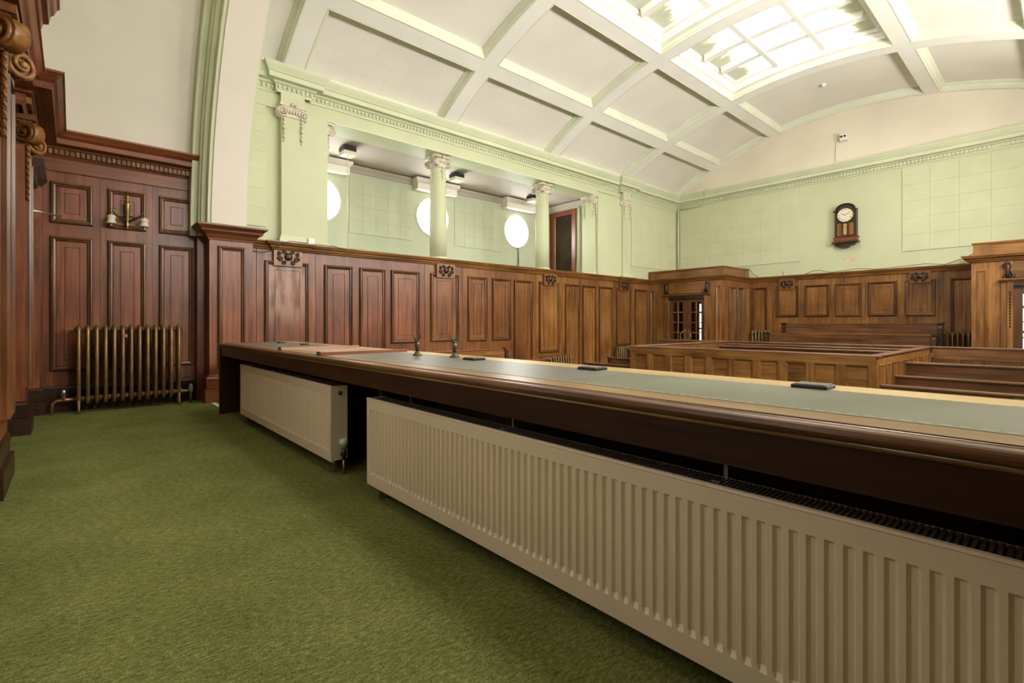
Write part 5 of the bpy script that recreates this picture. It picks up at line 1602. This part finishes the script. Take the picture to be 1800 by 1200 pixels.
cable([(XP + 0.9, 5.30, 2.345), (XP + 1.2, 5.26, 2.34), (XP + 1.3, 5.2, 2.2), (XB - 0.1, 5.1, CAP + 0.006)], 'grey cable drooping from the left porch to the cap')

# ------------------------------------------------------------------ public benches on the end wall
def settle(x, y0, y1, ztop, zfl, lab, dep=0.40):
    t = thing('public_bench', lab, 'bench', (x, (y0 + y1) / 2, zfl), group='public benches below the clock')
    part('back_board', MB().box(x, x + 0.04, y0, y1, zfl + 0.3, ztop - 0.10), 'brown_y', t)
    part('back_board', MB().box(x - 0.006, x + 0.034, y0, y1, ztop - 0.098, ztop - 0.015), 'brown_y', t)
    part('top_rail', MB().box(x - 0.015, x + 0.05, y0, y1, ztop - 0.015, ztop), 'oak_y', t)
    part('seat', MB().box(x - dep, x, y0, y1, zfl + 0.40, zfl + 0.44), 'brown_y', t)
    for y in (y0, y1):
        m = MB().plate(frame((x, y - 0.03, zfl), -X, Z, -Y), [(-0.05, 0), (dep, 0), (dep, 0.42), (dep - 0.04, 0.50), (dep * 0.5, 0.55), (0.10, 0.62), (0.09, ztop - zfl - 0.1), (0.06, ztop - zfl - 0.02), (-0.05, ztop - zfl - 0.02)], -0.06, 0.0)
        e = part('bench_end', m, 'dark_z', t)
        part('end_cap', MB().box(x - 0.10, x + 0.06, y - 0.045, y + 0.045, ztop - 0.02, ztop + 0.012), 'dark_y', e)
        sc = MB()
        for zc, r in ((ztop - 0.09, 0.035), (ztop - 0.17, 0.045)):
            spiral(sc, Vector((x - 0.08, y - 0.005, zc)), X, Z, -Y, r, 1, 1.6, 16, 0.35, 0.2)
        part('carved_scroll', sc, 'brown_z', e)
settle(12.35, 1.62, 4.40, 1.00, -0.03, 'upper oak public bench against the panelling below the clock', 0.22)
settle(12.00, 1.66, 4.62, 0.785, -0.03, 'lower oak public bench in front of the one below the clock')

# ------------------------------------------------------------------ dock enclosure in the middle of the court
DX0, DX1, DY0, DY1, DZ = 7.15, 10.62, 1.52, 4.98, 0.62
t = thing('dock', 'panelled oak dock enclosure in the middle of the court', 'dock', ((DX0 + DX1) / 2, YC, ZF))
part('front_board', MB().box(DX0, DX0 + 0.05, DY0, DY1, ZF, DZ - 0.03), 'oak_y', t)
part('side_board', MB().box(DX0 + 0.05, DX1, DY0, DY0 + 0.05, ZF, DZ - 0.03), 'oak_z', t)
part('side_board', MB().box(DX0 + 0.05, DX1, DY1 - 0.05, DY1, ZF, DZ - 0.03), 'oak_z', t)
part('back_board', MB().box(DX1 - 0.05, DX1, DY0, DY1, ZF, DZ - 0.03), 'oak_y', t)
FD = frame((DX0, 0, 0), -Y, Z, -X)
n = 10
w = (DY1 - DY0 - 0.06) / n
FD0 = frame((DX0, 0, 0), -Y, Z, -X)
PRD = 0.03
part('bottom_rail', MB().fbox(FD0, -DY1, -DY0, ZF, 0.175, 0.0005, PRD), 'oak_y', t)
part('upper_rail', MB().fbox(FD0, -DY1, -DY0, 0.49, DZ - 0.026, 0.0005, PRD), 'oak_y', t)
for i in range(n + 1):
    a = -DY1 + 0.03 + i * w
    lo_, hi_ = (a - 0.045, a + 0.045)
    if i == 0: lo_ = -DY1
    if i == n: hi_ = -DY0
    part('stile', MB().fbox(FD0, lo_, hi_, 0.1755, 0.4895, 0.0005, PRD), 'oak_z', t)
for i in range(n):
    a = -DY1 + 0.03 + i * w
    part('panel_moulding', MB().rings(FD0, a + 0.045, a + w - 0.045, 0.175, 0.49, [(0.0, 0.001), (0.0, PRD - 0.004), (0.008, PRD - 0.006), (0.016, 0.012), (0.026, 0.003)]), 'oak_y', t)
    part('panel', MB().rings(FD0, a + 0.045, a + w - 0.045, 0.175, 0.49, [(0.024, 0.001), (0.024, 0.004)], True), 'oak_y', t)
part('base_moulding', MB().box(DX0 - 0.05, DX0 - PRD, DY0 - 0.02, DY1, 0.045, 0.06), 'dark_y', t)
FDs = frame((0, DY0, 0), X, Z, -Y)
n = 10
w = (DX1 - DX0 - 0.10) / n
for i in range(n):
    a = DX0 + 0.05 + i * w
    sunk_panel(FDs, t, a + 0.04, a + w - 0.04, -0.2, 0.50, 'oak_z')
RAIL = [(-0.045, -0.025), (0.045, -0.025), (0.052, -0.01), (0.048, 0.0), (-0.048, 0.0), (-0.052, -0.01)]
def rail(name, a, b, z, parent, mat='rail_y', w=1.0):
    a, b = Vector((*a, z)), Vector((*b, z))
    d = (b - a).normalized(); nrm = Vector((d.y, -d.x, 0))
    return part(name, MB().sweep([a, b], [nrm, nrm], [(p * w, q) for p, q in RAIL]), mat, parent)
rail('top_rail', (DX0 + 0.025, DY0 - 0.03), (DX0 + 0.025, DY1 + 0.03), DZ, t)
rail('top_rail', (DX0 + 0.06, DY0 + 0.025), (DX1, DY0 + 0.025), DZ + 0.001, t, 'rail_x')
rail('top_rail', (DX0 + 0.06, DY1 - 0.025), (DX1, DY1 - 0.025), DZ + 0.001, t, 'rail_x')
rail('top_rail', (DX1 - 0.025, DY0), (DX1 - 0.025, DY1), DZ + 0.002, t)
for x, y0, y1, z in ((8.85, DY0 + 0.06, 4.25, 0.60), (9.75, DY0 + 0.06, 4.5, 0.60)):
    part('inner_bench_back', MB().box(x - 0.02, x + 0.02, y0, y1, ZF, z - 0.02), 'brown_y', t)
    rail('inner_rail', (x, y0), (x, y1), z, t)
    part('rail_end', MB().lathe((x, y1, z - 0.025), [(0.03, 0), (0.052, 0.008), (0.052, 0.02), (0.03, 0.028)], 12), 'brown_y', t)
# handrail ends at the foot of the dock
for y, lab in ((DY0 + 0.08, 'carved wooden knob by the right foot of the dock'), (DY1 + 0.02, 'carved wooden knob by the left foot of the dock')):
    k_ = thing('newel_knob', lab, 'knob', (DX0 - 0.4, y, ZF))
    xk = DX0 - 0.35
    part('newel_post', MB().box(xk - 0.03, xk + 0.03, y - 0.03, y + 0.03, ZF, 0.06), 'brown_z', k_)
    part('newel_cap', MB().lathe((xk, y, 0.06), [(0.045, 0), (0.085, 0.012), (0.095, 0.03), (0.07, 0.045), (0.02, 0.052)], 8), 'brown_y', k_)
# barrier running on from the back of the dock to both sides
def barrier(y0, y1, lab):
    b = thing('court_barrier', lab, 'barrier', (DX1, (y0 + y1) / 2, ZF))
    n = max(int((y1 - y0) / 0.32), 1)
    for i in range(n):
        a = y0 + (y1 - y0) * i / n
        c = y0 + (y1 - y0) * (i + 1) / n
        part('barrier_board', MB().box(DX1 - 0.06, DX1 - 0.03, a + 0.004, c - 0.004, ZF, 0.42), 'brown_z', b)
    part('barrier_band', MB().box(DX1 - 0.065, DX1 - 0.02, y0, y1, 0.42, DZ - 0.02), 'brown_y', b)
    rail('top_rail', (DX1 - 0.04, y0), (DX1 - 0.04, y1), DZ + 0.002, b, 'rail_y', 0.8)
barrier(YR + 0.02, DY0 - 0.03, 'dark oak boarded barrier behind the right-hand pews')
barrier(DY1 + 0.03, 6.55, 'dark oak barrier behind the left-hand pews near the porch doors')

# ------------------------------------------------------------------ pews either side of the dock
def pew(x, y0, y1, z, lab, end):
    p = thing('pew', lab, 'pew', (x, (y0 + y1) / 2, ZF), group='oak pews beside the dock')
    part('back_board', MB().box(x, x + 0.03, y0, y1, ZF + 0.2, z - 0.14), 'brown_y', p)
    part('back_board', MB().box(x - 0.004, x + 0.026, y0, y1, z - 0.135, z - 0.02), 'brown_y', p)
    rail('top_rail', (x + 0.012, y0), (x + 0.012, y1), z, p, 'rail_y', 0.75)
    part('seat', MB().box(x + 0.03, x + 0.36, y0, y1, ZF + 0.42 + max(z - 0.3, 0) * 0.5, ZF + 0.45 + max(z - 0.3, 0) * 0.5), 'dark_y', p)
    for y in end:
        e = part('pew_end', MB().plate(frame((x, y, 0), X, Z, -Y), [(-0.03, ZF), (0.38, ZF), (0.38, z - 0.30), (0.30, z - 0.22), (0.12, z - 0.18), (0.07, z - 0.03), (-0.03, z - 0.03)], -0.02, 0.02), 'dark_z', p)
        part('end_cap', MB().cbox(x - 0.05, x + 0.08, y - 0.035, y + 0.035, z - 0.03, z + 0.012, 0.004), 'brown_y', e)
for x, z, nm in ((7.25, 0.27, 'front'), (7.97, 0.33, 'middle'), (8.62, 0.47, 'rear')):
    pew(x, 0.20, DY0 - 0.02, z, nm + ' oak pew to the right of the dock', ())
    pew(x, DY1 + 0.01, 6.06, z, nm + ' oak pew to the left of the dock', (6.06,))
# bench standing along the long wall and the clerk's rail in front of it
t = thing('wall_bench', 'oak bench with a carved end along the gallery wall panelling', 'bench', (4.6, 7.1, ZF))
part('back_board', MB().box(3.2, 6.08, 7.04, 7.07, ZF + 0.4, 0.42), 'oak_x', t)
part('back_board', MB().box(3.2, 6.08, 7.035, 7.065, 0.425, 0.51), 'oak_x', t)
rail('top_rail', (3.2, 7.05), (6.08, 7.05), 0.53, t, 'red_x', 0.6)
part('seat', MB().box(3.2, 6.08, 6.7, 7.04, 0.03, 0.07), 'oak_x', t)
e = part('bench_end', MB().plate(frame((6.10, 7.07, 0), Y, Z, X), [(0.02, ZF), (-0.40, ZF), (-0.40, 0.10), (-0.32, 0.20), (-0.10, 0.26), (-0.06, 0.5), (0.02, 0.5)], -0.03, 0.03), 'dark_z', t)
part('end_cap', MB().cbox(6.04, 6.16, 6.98, 7.10, 0.50, 0.545, 0.004), 'red_x', e)
t = thing('clerk_desk', 'pale-topped oak rail in front of the small wall radiator', 'rail', (5.5, 6.3, ZF))
part('rail_board', MB().box(4.4, 6.40, 6.28, 6.32, ZF, 0.33), 'oak_x', t)
part('rail_top', MB().cbox(4.4, 6.42, 6.22, 6.38, 0.33, 0.36, 0.006), 'red_x', t)
part('rail_post', MB().box(6.34, 6.46, 6.24, 6.36, ZF, 0.345), 'dark_z', t)
part('rail_cap', MB().cbox(6.32, 6.48, 6.22, 6.38, 0.345, 0.375, 0.006), 'red_x', t)

# panelling and cornice of the opposite wall, as on the gallery side
F_R = frame((0, YR + 0.04, 0), -X, Z, Y)
for a, b, v0, boss in PAN:
    wood_panel(F_R, wr, -b, -a, v0, 1.87, 'oak_z', inner=0.07)
    if boss:
        carved_boss(F_R, wr, -(a + b) / 2, 1.80, 2.045, 0.055, 0.38, 'oak_x', 'dark_x')
part('cap_moulding', MB().sweep([(1.75, YR + 0.04, 0), (XP, YR + 0.04, 0)], [(0, 1, 0), (0, 1, 0)], CAPP[:9] + [(-0.03, CAP), (-0.03, 2.02)]), 'oak_x', wr)
part('cornice', MB().sweep([(1.75, YR, 0), (XB, YR, 0)], [(0, 1, 0), (-1, 1, 0)], COR), 'green_trim', wr)

# writing board on trestles just below the bench, cut by the picture edge
t = thing('writing_board', 'pale wooden writing board in front of the right-hand pews', 'table', (6.15, 0.1, ZF))
part('board', MB().cbox(5.95, 6.35, -0.5, 0.60, 0.27, 0.30, 0.006), 'pale_y', t)
part('book_stop', MB().box(6.30, 6.335, -0.45, 0.33, 0.30, 0.325), 'brown_y', t)
for y in (-0.42, 0.50):
    part('trestle_leg', MB().box(6.00, 6.05, y - 0.03, y + 0.03, ZF, 0.27), 'brown_z', t)
    part('trestle_leg', MB().box(6.25, 6.30, y - 0.03, y + 0.03, ZF, 0.27), 'brown_z', t)
